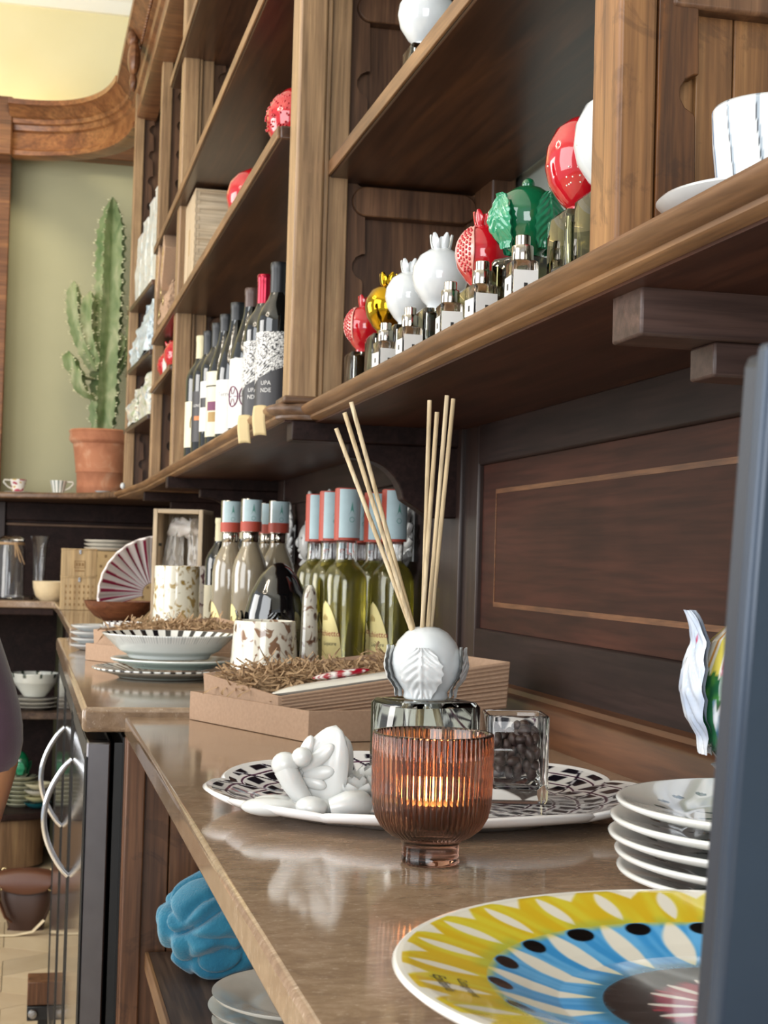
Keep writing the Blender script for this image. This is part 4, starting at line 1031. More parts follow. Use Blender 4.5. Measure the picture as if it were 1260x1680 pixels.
MB().grid(rest(1), 14, 26).grid(lambda u, v: rest(-1)(1-u, v), 14, 26).box(-0.016, 0.016, -0.008, 0.008, 0.0, 0.004).build('slab', M['spat_brown'], ts, smooth=60)
eg = thing('black_bud', 'large glossy black ceramic bud with carved leaves behind the spattered mug', 'ornament', (0.394, 2.415, RT))
MB().lathe(resample([(0, 0), (0.032, 0), (0.034, 0.003), (0.032, 0.014), (0.040, 0.022), (0.050, 0.050), (0.0545, 0.080), (0.053, 0.105), (0.045, 0.135), (0.030, 0.163), (0.016, 0.178), (0.006, 0.184), (0, 0.185)], 48), 72).build('bud', M['black'], eg, smooth=180)
for k in range(4):
    lv = acanthus(0.0545, 0.185, R(-98+90*k), 0.50, 0.10, 0.58, 6, 0.12); lv.build('leaf', M['black'], eg, smooth=60)
# second gift box pair behind the plates
k2 = thing('kraft_tray', 'plain kraft card tray behind the striped-rim bowl, holding another gift box', 'box', (0.235, 2.60, RT))
Q = [Vector(p) for p in ((0.255, 2.585, RT), (0.40, 2.60, RT), (0.36, 2.90, RT), (0.112, 2.82, RT))]
walls(k2, Q+[p+Vector((0, 0, 0.030)) for p in Q])
g2 = thing('gift_box', 'kraft gift box brimming with paper shreds behind the striped-rim bowl', 'box', (0.25, 2.70, RT+0.002))
Q = [Vector(p) for p in ((0.262, 2.615, 0.9138), (0.388, 2.625, 0.9138), (0.352, 2.875, 0.9138), (0.128, 2.805, 0.9138), (0.262, 2.612, 0.972), (0.392, 2.622, 0.985), (0.353, 2.880, 0.990), (0.124, 2.808, 0.967))]
walls(g2, Q)
fx = Q[5]-Q[4]; fy = Q[7]-Q[4]
MB().hexa([p+(sum(Q[:4], Vector())/4-p)*0.06+Vector((0, 0, 0.003)) for p in Q[:4]]+[p+(sum(Q[4:], Vector())/4-p)*0.06+Vector((0, 0, -0.006)) for p in Q[4:]]).build('shred_bed', M['straw'], g2, world=True)
shreds(g2, Q[4]+fx*0.04+fy*0.04, fx*0.92, (Q[7]-Q[4])*0.92, 620, lambda u, v: -0.002+0.008*sin(PI*u)*sin(PI*v), 11, 0.032, 0.007)

# ---- liqueur bottles
def wrap(rad, a_c, z_c):       # flat text coordinates wrapped on a cylinder, reading left to right from outside
    return lambda x, y: (rad*cos(a_c+x/rad), rad*sin(a_c+x/rad), z_c+y)
def patch(mb, rad, a0, a1, z0, z1, n=14, shape=None, nz=10):
    def fn(u, v):
        z = z0+(z1-z0)*v; aa, bb = (a0, a1) if shape is None else shape(v)
        a = aa+(bb-aa)*u; return (rad*cos(a), rad*sin(a), z)
    return mb.grid(fn, n, nz)
def liqueur(loc, label, cream, rz, group, lean=0):
    t = thing('liqueur_bottle', label, 'bottle', loc, rz, group)
    r = 0.0335; 
    prof = [(0, 0.004), (0.020, 0.003), (0.026, 0), (r-0.003, 0), (r, 0.004), (r, 0.156), (r-0.0010, 0.165), (r-0.0036, 0.1735), (r-0.0085, 0.1810), (0.0190, 0.1865), (0.0166, 0.190), (0.0158, 0.196), (0.0158, 0.246), (0.0168, 0.247), (0.0168, 0.254), (0.0158, 0.255), (0.0158, 0.272)]
    if cream:
        prof = prof[:5]+[(r, 0.160), (r-0.001, 0.172), (r-0.0045, 0.186), (r-0.0100, 0.199), (0.0190, 0.208), (0.0165, 0.214), (0.0160, 0.220), (0.0160, 0.272)]
        MB().lathe([(0.0162, 0.221), (0.0166, 0.2215), (0.0166, 0.2395), (0.0162, 0.240)], 40).build('neck_foil', M['silver_cap'], t, smooth=50)
        MB().lathe(prof, 48).build('glass_body', M['cream_liq'], t, smooth=60)
    else:
        inn = [(0.0132, 0.272), (0.0132, 0.196), (0.0152, 0.187), (r-0.0115, 0.1790), (r-0.0065, 0.172), (r-0.0038, 0.164), (r-0.0028, 0.156), (r-0.0028, 0.009), (0.024, 0.006), (0, 0.010)]
        MB().lathe(prof+inn, 48).build('glass_body', M['glass'], t, smooth=60)
        MB().lathe([(0, 0.0095), (0.0242, 0.0055), (r-0.0024, 0.0085), (r-0.0024, 0.156), (r-0.0034, 0.1642), (r-0.0061, 0.1722), (r-0.0111, 0.1793), (0.0155, 0.187), (0.0135, 0.192), (0.0, 0.192)], 48).build('liqueur', M['liqueur'], t, smooth=60)
    MB().lathe([(0.0170, 0.222 if not cream else 0.2405), (0.0192, 0.222 if not cream else 0.2405), (0.0196, 0.228 if not cream else 0.245), (0.0200, 0.300), (0.0190, 0.303), (0, 0.303)], 32).build('stopper', M['stamp_red'] if not cream else M['silver_cap'], t, smooth=50)
    # tax stamp strip: pale paper band with green print over a red band
    s = MB(); patch(s, 0.0203, R(22), R(138), 0.226 if not cream else 0.260, 0.3012, 16); patch(s, 0.0203, R(205), R(322), 0.226 if not cream else 0.260, 0.3012, 16)
    so = s.build('tax_stamp', M['stamp'], t)
    q = MB(); patch(q, 0.0202, R(138), R(205), 0.222, 0.3016, 8); patch(q, 0.0202, R(322), R(382), 0.222, 0.3016, 8)
    if cream: q = MB(); patch(q, 0.0203, 0, TAU, 0.2410, 0.2600, 28)
    q.build('stamp_band', M['stamp_red'], so)
    e = MB()
    for ac in (R(80), R(264)):
        e.add([wrap(0.0205, ac, 0.262 if not cream else 0.274)(x, y) for x, y in ((-0.0065, -0.002), (-0.0028, 0.004), (0, 0.020), (0, 0.007))], [(0, 1, 2, 3)])
        e.add([wrap(0.0205, ac, 0.262 if not cream else 0.274)(x, y) for x, y in ((0.0065, -0.002), (0.0028, 0.004), (0, 0.020), (0, 0.007))], [(0, 1, 2, 3)])
        ring = [(0.0042*cos(TAU*k/12), 0.0042*sin(TAU*k/12)-0.008) for k in range(12)]; ri = [(0.0034*cos(TAU*k/12), 0.0034*sin(TAU*k/12)-0.008) for k in range(12)]
        w_ = wrap(0.0205, ac, 0.262 if not cream else 0.274)
        e.add([w_(*p) for p in ring]+[w_(*p) for p in ri], [(k, (k+1) % 12, 12+(k+1) % 12, 12+k) for k in range(12)])
    tag(e.build('stamp_print', M['stamp_ink'], so, smooth=0), kind='stuff')
    # label: half-ellipse, wide at the foot
    lb = MB(); ac = R(180)
    zt = 0.128 if not cream else 0.104
    patch(lb, r+0.0004, 0, 0, 0.012, zt, 18, lambda v: (ac-1.05*(1-v**2.2)**0.62, ac+1.05*(1-v**2.2)**0.62), 20)
    lo = lb.build('label', M['label_y'], t, smooth=60); rr_ = r+0.0007
    if not cream:
        text_mb('Finocchietto', 0.0125, wrap(rr_, ac, 0.074)).build('lettering', M['ink_red'], lo, smooth=0)
        text_mb('Liquore', 0.0085, wrap(rr_, ac+0.38, 0.060)).build('lettering', M['ink'], lo, smooth=0)
        text_mb('vol', 0.0060, wrap(rr_, ac+0.45, 0.040)).build('lettering', M['ink'], lo, smooth=0)
        tx = MB()
        for k in range(4):
            w2 = wrap(rr_, ac+0.1, 0.034-0.005*k); 
            for j in range(3): tx.add([w2(x, y) for x, y in ((-0.02+0.014*j, 0), (-0.009+0.014*j, 0), (-0.009+0.014*j, 0.0012), (-0.02+0.014*j, 0.0012))], [(0, 1, 2, 3)])
        tx.build('small_print', M['ink_red'], lo, smooth=0)
        e = MB(); w2 = wrap(rr_, ac, 0.098)
        for k in range(5): e.add([w2(x, y) for x, y in ((-0.006+0.003*k, 0), (-0.0045+0.003*k, 0), (-0.0045+0.003*k, 0.010-0.002*abs(k-2)), (-0.006+0.003*k, 0.010-0.002*abs(k-2)))], [(0, 1, 2, 3)])
        e.build('emblem', M['ink_gold'], lo, smooth=0)
    else:
        e = MB(); w2 = wrap(rr_, ac, 0.070)
        for k in range(5): e.add([w2(x, y) for x, y in ((-0.005+0.0025*k, 0), (-0.0038+0.0025*k, 0), (-0.0038+0.0025*k, 0.010-0.002*abs(k-2)), (-0.005+0.0025*k, 0.010-0.002*abs(k-2)))], [(0, 1, 2, 3)])
        e.build('emblem', M['ink_gold'], lo, smooth=0)
        text_mb('Liquore', 0.0085, wrap(rr_, ac, 0.052)).build('lettering', M['ink_gold'], lo, smooth=0)
    return t
GP = 'yellow-green liqueur bottles'
RZ = R(15)
g1 = liqueur((0.487, 2.345, RT), 'yellow-green liqueur bottle, nearest of the front row of three', False, RZ, GP)
for p, lb in (((0.4865, 2.470, RT), 'yellow-green liqueur bottle, middle one of the front row of three'), ((0.4865, 2.595, RT), 'yellow-green liqueur bottle, rearmost of the front row of three'),
              ((0.5585, 2.330, RT), 'yellow-green liqueur bottle by the panelling, nearest of the back row'), ((0.5590, 2.458, RT), 'yellow-green liqueur bottle by the panelling, middle of the back row'), ((0.5595, 2.585, RT), 'yellow-green liqueur bottle by the panelling, rearmost of the back row')):
    dup(g1, p, RZ, lb)
GC = 'beige cream liqueur bottles'
c1 = liqueur((0.417, 2.905, RT), 'beige cream liqueur bottle, right one of the pair nearest the wooden wine box', True, R(10), GC)
for p, lb in (((0.3945, 3.03, RT), 'beige cream liqueur bottle, left one of the pair nearest the wooden wine box'), ((0.4775, 2.95, RT), 'beige cream liqueur bottle behind the black bud, nearest of three'),
              ((0.479, 3.09, RT), 'beige cream liqueur bottle behind the black bud, middle of three'), ((0.482, 3.24, RT), 'beige cream liqueur bottle behind the black bud, rearmost of three')):
    dup(c1, p, R(10), lb)

# ---- wine bottles
WP = {'bordeaux': [(0, 0.012), (0.02, 0.006), (0.030, 0), (0.035, 0), (0.0375, 0.004), (0.0375, 0.190), (0.036, 0.203), (0.029, 0.220), (0.020, 0.233), (0.0155, 0.244), (0.0142, 0.255), (0.0138, 0.290), (0.0150, 0.291), (0.0150, 0.300), (0, 0.300)],
      'burgundy': [(0, 0.012), (0.02, 0.006), (0.033, 0), (0.038, 0), (0.041, 0.004), (0.041, 0.145), (0.039, 0.165), (0.033, 0.192), (0.024, 0.222), (0.0175, 0.245), (0.0150, 0.265), (0.0140, 0.290), (0.0152, 0.291), (0.0152, 0.300), (0, 0.300)]}
def wine(loc, label, shape, cap, lab, rz=R(180), group='wine bottles on the lower shelf', s=1.0):
    t = thing('wine_bottle', label, 'bottle', loc, rz, group)
    t.scale = (s, s, s)
    MB().lathe(WP[shape], 44).build('glass_body', M['darkglass'], t, smooth=50)
    MB().lathe([(0.0147, 0.246), (0.0152, 0.246), (0.0150, 0.288), (0.0158, 0.290), (0.0158, 0.3005), (0.0148, 0.3025), (0, 0.3025)], 32).build('capsule', M[cap], t, smooth=50)
    r = WP[shape][5][0]+0.0004
    def lbl(z0, z1, a, mat, name='label', rr=0.0, sh=None):
        m_ = MB(); patch(m_, r+rr, -a, a, z0, z1, 20, sh); return m_.build(name, M[mat], t, smooth=60)
    lab(t, r, lbl)
    return t
def lab_dark(t, r, lbl):
    lbl(0.035, 0.155, 1.2, 'label_dk'); text_mb('LUNGO', 0.009, wrap(r+0.0004, 0, 0.118)).build('lettering', M['label'], t, smooth=0)
    lbl(0.086, 0.096, 0.3, 'ink_orange', 'emblem', 0.0004)
def lab_cream(t, r, lbl):
    lbl(0.030, 0.140, 1.2, 'label_cream'); m_ = MB()
    m_.tube([wrap(r+0.0006, 0.3, 0.085)(0.012*cos(a), 0.024*sin(a)) for a in [R(200-20*i) for i in range(14)]], 0.0012, 6); m_.build('emblem', M['ink_gold'], t)
def lab_split(t, r, lbl):
    lbl(0.028, 0.172, 1.2, 'label_cream'); lbl(0.138, 0.141, 1.2, 'ink', 'label_rule', 0.0004); lbl(0.085, 0.105, 0.45, 'ink_purple', 'emblem', 0.0004); lbl(0.060, 0.082, 0.35, 'ink_gold', 'emblem', 0.0004)
def lab_white(t, r, lbl):
    lbl(0.022, 0.135, 1.25, 'label'); text_mb('Terre', 0.014, wrap(r+0.0004, 0, 0.100)).build('lettering', M['ink_grey'], t, smooth=0)
def lab_wheel(t, r, lbl):
    lbl(0.020, 0.158, 1.25, 'label'); m_ = MB(); w_ = wrap(r+0.0007, 0.0, 0.082)
    for ox in (-0.012, 0.020):
        m_.tube([w_(ox+0.014*cos(TAU*i/24), 0.020*sin(TAU*i/24)) for i in range(25)], 0.0013, 6)
        for k in range(6): m_.tube([w_(ox+0.004*cos(TAU*k/6), 0.005*sin(TAU*k/6)), w_(ox+0.013*cos(TAU*k/6), 0.019*sin(TAU*k/6))], 0.0008, 5)
    m_.build('emblem', M['ink_purple'], t)
def lab_block(t, r, lbl):
    lbl(0.05, 0.165, 1.2, 'label'); lbl(0.105, 0.127, 0.6, 'label_dk', 'emblem', 0.0004)
def lab_x(t, r, lbl):
    # scroll-patterned sheet torn diagonally above a black sheet
    lbl(0.028, 0.115, 1.25, 'label_dk')
    def cf(u, v):
        n_ = mnoise.noise(Vector((u*22, v*30, 3.1)))
        return H('e6e4e0') if abs(n_) > 0.16 else H('26262a')
    m_ = MB(); m_.grid(lambda u, v: ((r+0.0005)*cos(-1.25+2.5*u), (r+0.0005)*sin(-1.25+2.5*u), (0.062+0.05*u**0.7*(1-0)+0.0)*(1-v)+0.172*v), 60, 60, cf=cf)
    m_.build('patterned_sheet', M['vc_matt'], t, smooth=60)
    text_mb('X', 0.016, wrap(r+0.0009, 0.1, 0.138)).build('lettering', M['ink'], t, smooth=0)
    text_mb('UPA', 0.011, wrap(r+0.0006, 0.12, 0.075)).build('lettering', M['label'], t, smooth=0); text_mb('NDE', 0.011, wrap(r+0.0006, 0.12, 0.062)).build('lettering', M['label'], t, smooth=0)
ZL = ZS+0.0003
RW = R(225)
wine((0.370, 3.42, ZL), 'wine bottle with cream capsule and cream label, farthest left of the row', 'bordeaux', 'cap_cream', lab_cream, RW, s=0.92)
wine((0.372, 3.30, ZL), 'wine bottle with dark grey label and orange emblem', 'bordeaux', 'cap_black', lab_dark, RW, s=0.90)
wine((0.376, 3.18, ZL), 'wine bottle with white label and dark block, behind the white-labelled row', 'bordeaux', 'cap_black', lab_block, RW, s=0.90)
wine((0.378, 3.06, ZL), 'wine bottle with tall cream label and small purple square', 'burgundy', 'cap_black', lab_split, RW, s=0.90)
wine((0.380, 2.91, ZL), 'burgundy wine bottle with plain white label and black capsule', 'burgundy', 'cap_black', lab_white, RW, s=0.90)
wine((0.384, 2.745, ZL), 'burgundy wine bottle with brown capsule and purple wheel emblem on its label', 'burgundy', 'cap_brown', lab_wheel, RW, s=0.90)
wine((0.386, 2.605, ZL), 'wine bottle with pink-red capsule and black-white patterned label', 'bordeaux', 'cap_red', lab_x, RW, s=0.90)
wine((0.391, 2.49, ZL), 'black-capped wine bottle with black-white patterned label, next to the red-capped one', 'bordeaux', 'cap_black', lab_x, RW, s=0.90)
wine((0.416, 2.33, ZL), 'dark wine bottle with white label half hidden by the wooden post', 'bordeaux', 'cap_black', lab_block, RW, s=0.92)
GD = 'dark wine bottles behind the cream liqueur'
wine((0.425, 3.42, RT), 'dark wine bottle with cream capsule beside the wooden wine box', 'bordeaux', 'cap_cream', lab_cream, RW, GD, 0.92)
wine((0.487, 3.47, RT), 'dark wine bottle with cream capsule between the two cream liqueur groups', 'bordeaux', 'cap_cream', lab_cream, RW, GD, 0.95)

# ---- white ceramic head ornaments hung on the panelling
def head_ornament(loc, label, s=1.0):
    t = thing('head_ornament', label, 'wall ornament', loc, 0, 'white ceramic heads on the panelling')
    t.scale = (s*0.8, s, s)
    m_ = MB()    # face turned into the room (-X)
    m_.ell((-0.018, 0, 0), (0.020, 0.024, 0.034), 22, 16, None, 0.04, 3).ell((-0.038, 0, -0.002), (0.007, 0.005, 0.009), 10, 8)
    m_.ell((-0.035, 0, -0.016), (0.004, 0.009, 0.004), 10, 6).ell((-0.034, 0.010, 0.007), (0.004, 0.006, 0.003), 8, 6).ell((-0.034, -0.010, 0.007), (0.004, 0.006, 0.003), 8, 6)
    m_.box(-0.003, 0.0, -0.02, 0.02, -0.03, 0.05)
    m_.build('face', M['glaze_rose'], t, smooth=80)
    c_ = MB(); rnd = random.Random(int(s*100)+5)
    for k in range(9):
        a = R(-35+250*k/8); c = (-0.012, 0.030*cos(a), 0.028*sin(a)+0.004)
        c_.tube(curl_pts(c, (0, cos(a), sin(a)), (-0.5, -sin(a), cos(a)), 0.011, 1.4, 16, 0), [0.0055-0.003*i/15 for i in range(16)], 8)
    c_.build('hair_curls', M['glaze_rose'], t, smooth=80)
    for k, (y, z, sc) in enumerate(((0.0, 0.066, 1.0), (-0.016, 0.052, 0.8), (0.016, 0.054, 0.85), (0.006, 0.086, 0.8))):
        p_ = MB(); p_.tube(curl_pts((-0.010, y, z), (0, 1 if k % 2 else -1, 0), (-0.3, 0, 1), 0.013*sc, 1.5, 20, R(-90)), [(0.0065-0.003*i/19)*sc for i in range(20)], 8)
        p_.build('plume', M['glaze_rose'], t, smooth=80)
    b_ = MB()
    for k in range(6):
        a = R(200+140*k/5); petal(b_, (-0.008, 0.020*cos(a), 0.02*sin(a)-0.014), (-0.5, cos(a), sin(a)), 0.020, 0.028, 0.006, (-1, 0, 0.2), 0.2, 10, 8, 2, 0.001)
    b_.build('collar_leaves', M['glaze_rose'], t, smooth=70)
    return t
h0 = head_ornament((0.602, 2.394, 1.137), 'white ceramic curly head on the panelling, nearest, right of the green bottles', 1.12)
dup(h0, (0.598, 3.00, 1.135), 0, 'white ceramic curly head on the panelling, just left of the green bottles')
dup(h0, (0.598, 3.22, 1.14), 0, 'white ceramic curly head on the panelling, second left of the green bottles')
dup(h0, (0.598, 3.48, 1.125), 0, 'white ceramic curly head on the panelling, right of the cream liqueur')

# ---- wooden wine box with tissue
wb = thing('wine_box', 'upright open pine wine box stuffed with white tissue paper', 'box', (0.290, 3.63, 0.9353), R(-18))
BW, BD, BH = 0.118, 0.13, 0.277
for nm, b in {'left': (0, 0.010, 0, BD, 0, BH), 'right': (BW-0.010, BW, 0, BD, 0, BH)}.items():
    MB().box(*b).build('side_board', M['pine_v'], wb, bevel=0.001)
MB().box(0.0102, BW-0.0102, 0, BD, 0, 0.010).build('end_board', M['pine'], wb, bevel=0.001)
MB().box(0.0102, BW-0.0102, 0, BD, BH-0.010, BH).build('end_board', M['pine'], wb, bevel=0.001)
MB().box(0.0102, BW-0.0102, BD-0.008, BD, 0.0102, BH-0.0102).build('back_board', M['pine_v'], wb)
MB().box(0.010, 0.0105, 0.02, 0.05, 0.19, 0.197).build('burnt_mark', M['ink'], wb)
for k in range(9): MB().box(BW-0.0004, BW+0.0006, 0.006+0.013*k, 0.012+0.013*k, BH-0.010, BH).build('finger_joint', M['pine'], wb)
ti = thing('tissue_paper', 'crumpled white tissue paper spilling down inside the pine wine box', 'paper', (0.360, 3.655, 0.9353+0.0115), R(-18))
def tis(sx, x0):
    def f(u, v):
        z = 0.245*v; n = mnoise.noise(Vector((u*5+x0*50, v*6, 1)))*0.010+mnoise.noise(Vector((u*13, v*15, x0*9)))*0.005
        wd = sx*(0.6+0.4*sin(PI*v*0.9+0.5)) ; return (x0+(u-0.5)*wd*1.6-0.02*(1-v)*(1 if x0 < 0 else -1), 0.0+0.022*sin(PI*u)*-1+n*1.6+0.025, z+n)
    return f
MB().grid(tis(0.034, -0.016), 30, 50).build('fold', M['tissue'], ti, smooth=30, solid=0.001)
MB().grid(tis(0.026, 0.022), 24, 46).build('fold', M['tissue'], ti, smooth=30, solid=0.001)
pu_ = MB().ell((0.0, 0.012, 0.222), (0.034, 0.018, 0.022), 30, 18, None, 0.5, 2); pu_.build('crumple', M['tissue'], ti, smooth=30)
# gold-spattered and dark-spattered jars
def jar(loc, label, mat, r, h):
    o = cup_mb(r, r*0.95, h, 0.004).build('spattered_jar', M[mat]); o.location = loc
    return tag(o, label, 'jar', 'spattered jars by the wine box')
jar((0.322, 3.34, RT), 'cream jar with gold-brown spatter in front of the pine wine box', 'spat_gold', 0.051, 0.170)
jar((0.385, 3.52, RT), 'jar with dark red-brown spatter, right of the gold-spattered jar', 'spat_dark', 0.038, 0.170)

# ---- pink striped fan bowl in a brown wooden bowl
bw = MB().lathe(resample([(0, 0.003), (0.03, 0.0), (0.035, 0), (0.06, 0.012), (0.082, 0.035), (0.088, 0.052), (0.085, 0.052), (0.078, 0.036), (0.056, 0.017), (0, 0.010)], 40), 60).build('wooden_bowl', M['bowlwood']); bw.location = (0.235, 3.905, 0.9353); tag(bw, 'brown wooden bowl under the pink striped ceramic bowl', 'bowl')
def fan(u, v):
    a = (u-0.5)*1.75; r = 0.026+0.122*v; fl = 0.0035*cos(11*a*2.7)*v
    x = r*sin(a); z = r*cos(a)
    return (x, -0.030*v**2+fl+0.03*(1-v), z)
def fanc(u, v):
    k = (u*10) % 1.0
    if v > 0.965: return H('e6dcdc')
    return H('8c2a4a') if k < 0.20+0.10*v else (H('e8ccd2') if k < 0.34 else H('e6e2e4'))
fo = MB().grid(fan, 200, 50, cf=fanc).build('fan_dish', M['vc'], smooth=180, fix=False, solid=0.005)
fo.location = (0.322, 3.905, 0.9353+0.070); fo.rotation_euler = (R(8), R(-57), R(0)); tag(fo, 'white fan-shaped dish with dark pink stripes leaning in the wooden bowl', 'dish')
# small striped cup holding cards
sc = thing('striped_cup', 'small white cup with brown stripes in front of the pink striped dish', 'cup', (0.197, 3.14, RT))
def scf(a, r, z, i): return H('3d2530') if (a*18/TAU) % 1 < 0.42+0.2*sin(z*60) and z > 0.006 else H('e6e2de')
MB().lathe(resample([(0, 0.003), (0.024, 0.003), (0.026, 0), (0.030, 0.001), (0.036, 0.02), (0.0395, 0.056), (0.0375, 0.056), (0.033, 0.02), (0.0, 0.008)], 60), 200, cf=scf).build('body', M['vc'], sc, smooth=180, fix=False)
pkc = thing('sachet', 'cream paper sachet leaning in front of the small striped cup', 'sachet', (0.205, 3.085, RT))
MB().box(-0.025, 0.03, -0.002, 0.002, 0.0, 0.042).build('packet', M['label_cream'], pkc, bevel=0.001)
# small plates just behind the second gift tray
lpl2 = MB().lathe(resample([(0, 0.002), (0.03, 0.002), (0.034, 0), (0.038, 0), (0.056, 0.008), (0.060, 0.011), (0.058, 0.0125), (0.038, 0.005), (0, 0.004)], 30), 60).mesh('saucer', M['glaze'], 60)
for k, nm in enumerate(('lowest', 'second', 'third', 'topmost')):
    o = bpy.data.objects.new('saucer', lpl2); COL.objects.link(o); o.location = (0.150+0.002*(k % 2), 3.12, RT+0.0125*k)
    tag(o, 'small white saucer, %s of the stack left of the striped cup' % nm, 'saucer', 'small saucer stack')

# ================================================================== far worktop
FT = 0.9353
cr = thing('wooden_crate', 'pale plywood gift crate, topmost of two, with burnt print on its lid', 'crate', (0.160, 4.66, FT+0.100))
crl = thing('wooden_crate', 'pale plywood gift crate with small printed marks, under the other crate', 'crate', (0.160, 4.66, FT))
def crate(t, hgt, marks):
    MB().box(-0.052, 0.050, -0.002, 0.12, 0.0, hgt-0.004).build('body', M['ply'], t, bevel=0.001)
    MB().box(-0.053, 0.051, -0.004, 0.121, hgt-0.0039, hgt).build('lid', M['ply'], t, bevel=0.001)
    MB().box(-0.003, 0.003, -0.006, -0.002, hgt-0.016, hgt-0.004).build('catch', M['steel'], t)
    m_ = MB()
    if marks == 1:
        m_.box(-0.016, 0.016, -0.0026, -0.002, 0.044, 0.046); m_.box(-0.016, -0.014, -0.0026, -0.002, 0.024, 0.045); m_.box(0.014, 0.016, -0.0026, -0.002, 0.024, 0.045); m_.box(-0.016, 0.016, -0.0026, -0.002, 0.024, 0.026)
        for k in range(3): m_.box(-0.012+0.009*k, -0.006+0.009*k, -0.0026, -0.002, 0.030, 0.040)
        m_.box(-0.014, 0.014, -0.0026, -0.002, 0.014, 0.018)
    else:
        for r_i in range(4):
            for c_i in range(7): m_.box(-0.040+0.013*c_i, -0.036+0.013*c_i, -0.0026, -0.002, 0.012+0.018*r_i, 0.020+0.018*r_i)
    tag(m_.build('burnt_print', plain('burnt_print', '8a6a42', 0.7), t), kind='stuff')
crate(cr, 0.082, 1); crate(crl, 0.0998, 2)
kb = thing('printed_box', 'tan card box printed with small dark motifs behind the crates', 'box', (0.30, 5.30, FT))
MB().box(-0.115, 0.125, 0.0, 0.14, 0.0, 0.178).build('carton', plain('tan_carton', 'b3976b', 0.7), kb, bevel=0.002)
m_ = MB()
for r_i in range(5):
    for c_i in range(7): m_.box(-0.10+0.032*c_i+(0.016 if r_i % 2 else 0), -0.092+0.032*c_i+(0.016 if r_i % 2 else 0), -0.0008, 0.0, 0.02+0.034*r_i, 0.030+0.034*r_i)
tag(m_.build('motif_print', plain('motif_print', '7a5f3c', 0.7), kb), kind='stuff')
MB().prism([(0.078, 0.1785), (0.124, 0.1785), (0.102, 0.200)], 1, 0.02, 0.13).build('lid_flap', M['card'], kb)
for k in range(3):
    o = MB().lathe([(0, 0.002), (0.06, 0), (0.085, 0.008), (0.088, 0.0125), (0.085, 0.0125), (0.05, 0.004), (0, 0.004)], 48).build('platter_plate', M['glaze_warm']); o.location = (0.283, 5.37, FT+0.1785+0.0128*k)
    tag(o, 'off-white plate on the printed tan box, %s of three' % ('lowest', 'middle', 'top')[k], 'plate', 'plates on the printed box')
cbw = MB().lathe([(0, 0.003), (0.03, 0), (0.034, 0), (0.052, 0.016), (0.061, 0.045), (0.063, 0.068), (0.060, 0.068), (0.056, 0.045), (0.046, 0.018), (0, 0.008)], 48).build('cream_bowl', plain('cream_glaze', 'd8c4a0', 0.25)); cbw.location = (0.093, 5.53, FT); tag(cbw, 'cream ceramic bowl beside the plywood crates', 'bowl')
vs_ = MB().lathe([(0, 0.004), (0.033, 0.0), (0.036, 0.003), (0.028, 0.010), (0.016, 0.016), (0.020, 0.03), (0.022, 0.12), (0.026, 0.20), (0.036, 0.226), (0.0345, 0.226), (0.024, 0.20), (0.020, 0.12), (0.017, 0.035), (0, 0.022)], 48).build('glass_vase', M['glass']); vs_.location = (0.052, 5.62, FT); tag(vs_, 'tall slim clear glass vase between jar and cream bowl', 'vase')
gj = thing('glass_jar', 'clear glass storage jar tied with raffia at the left edge', 'jar', (-0.048, 5.62, FT))
MB().lathe([(0, 0.003), (0.046, 0.0), (0.050, 0.004), (0.050, 0.175), (0.044, 0.190), (0.044, 0.205), (0.0415, 0.205), (0.0415, 0.189), (0.047, 0.174), (0.047, 0.008), (0, 0.008)], 48).build('body', M['glass'], gj)
MB().lathe([(0, 0.2055), (0.047, 0.2055), (0.048, 0.212), (0.030, 0.224), (0, 0.226)], 40).build('lid', M['glass'], gj)
rf = MB(); rnd = random.Random(4)
for k in range(3): rf.tube([(0.0455*cos(TAU*i/30), 0.0455*sin(TAU*i/30), 0.194+0.003*k) for i in range(31)], 0.0018, 6)
for k in range(6):
    x = 0.01+0.02*rnd.random(); rf.tube([(x+0.006*k*t, -0.046-0.012*sin(PI*t), 0.200-0.075*t*(0.6+0.08*k)) for t in [i/8 for i in range(9)]], 0.0018, 6)
rf.build('raffia_tie', M['straw'], gj)

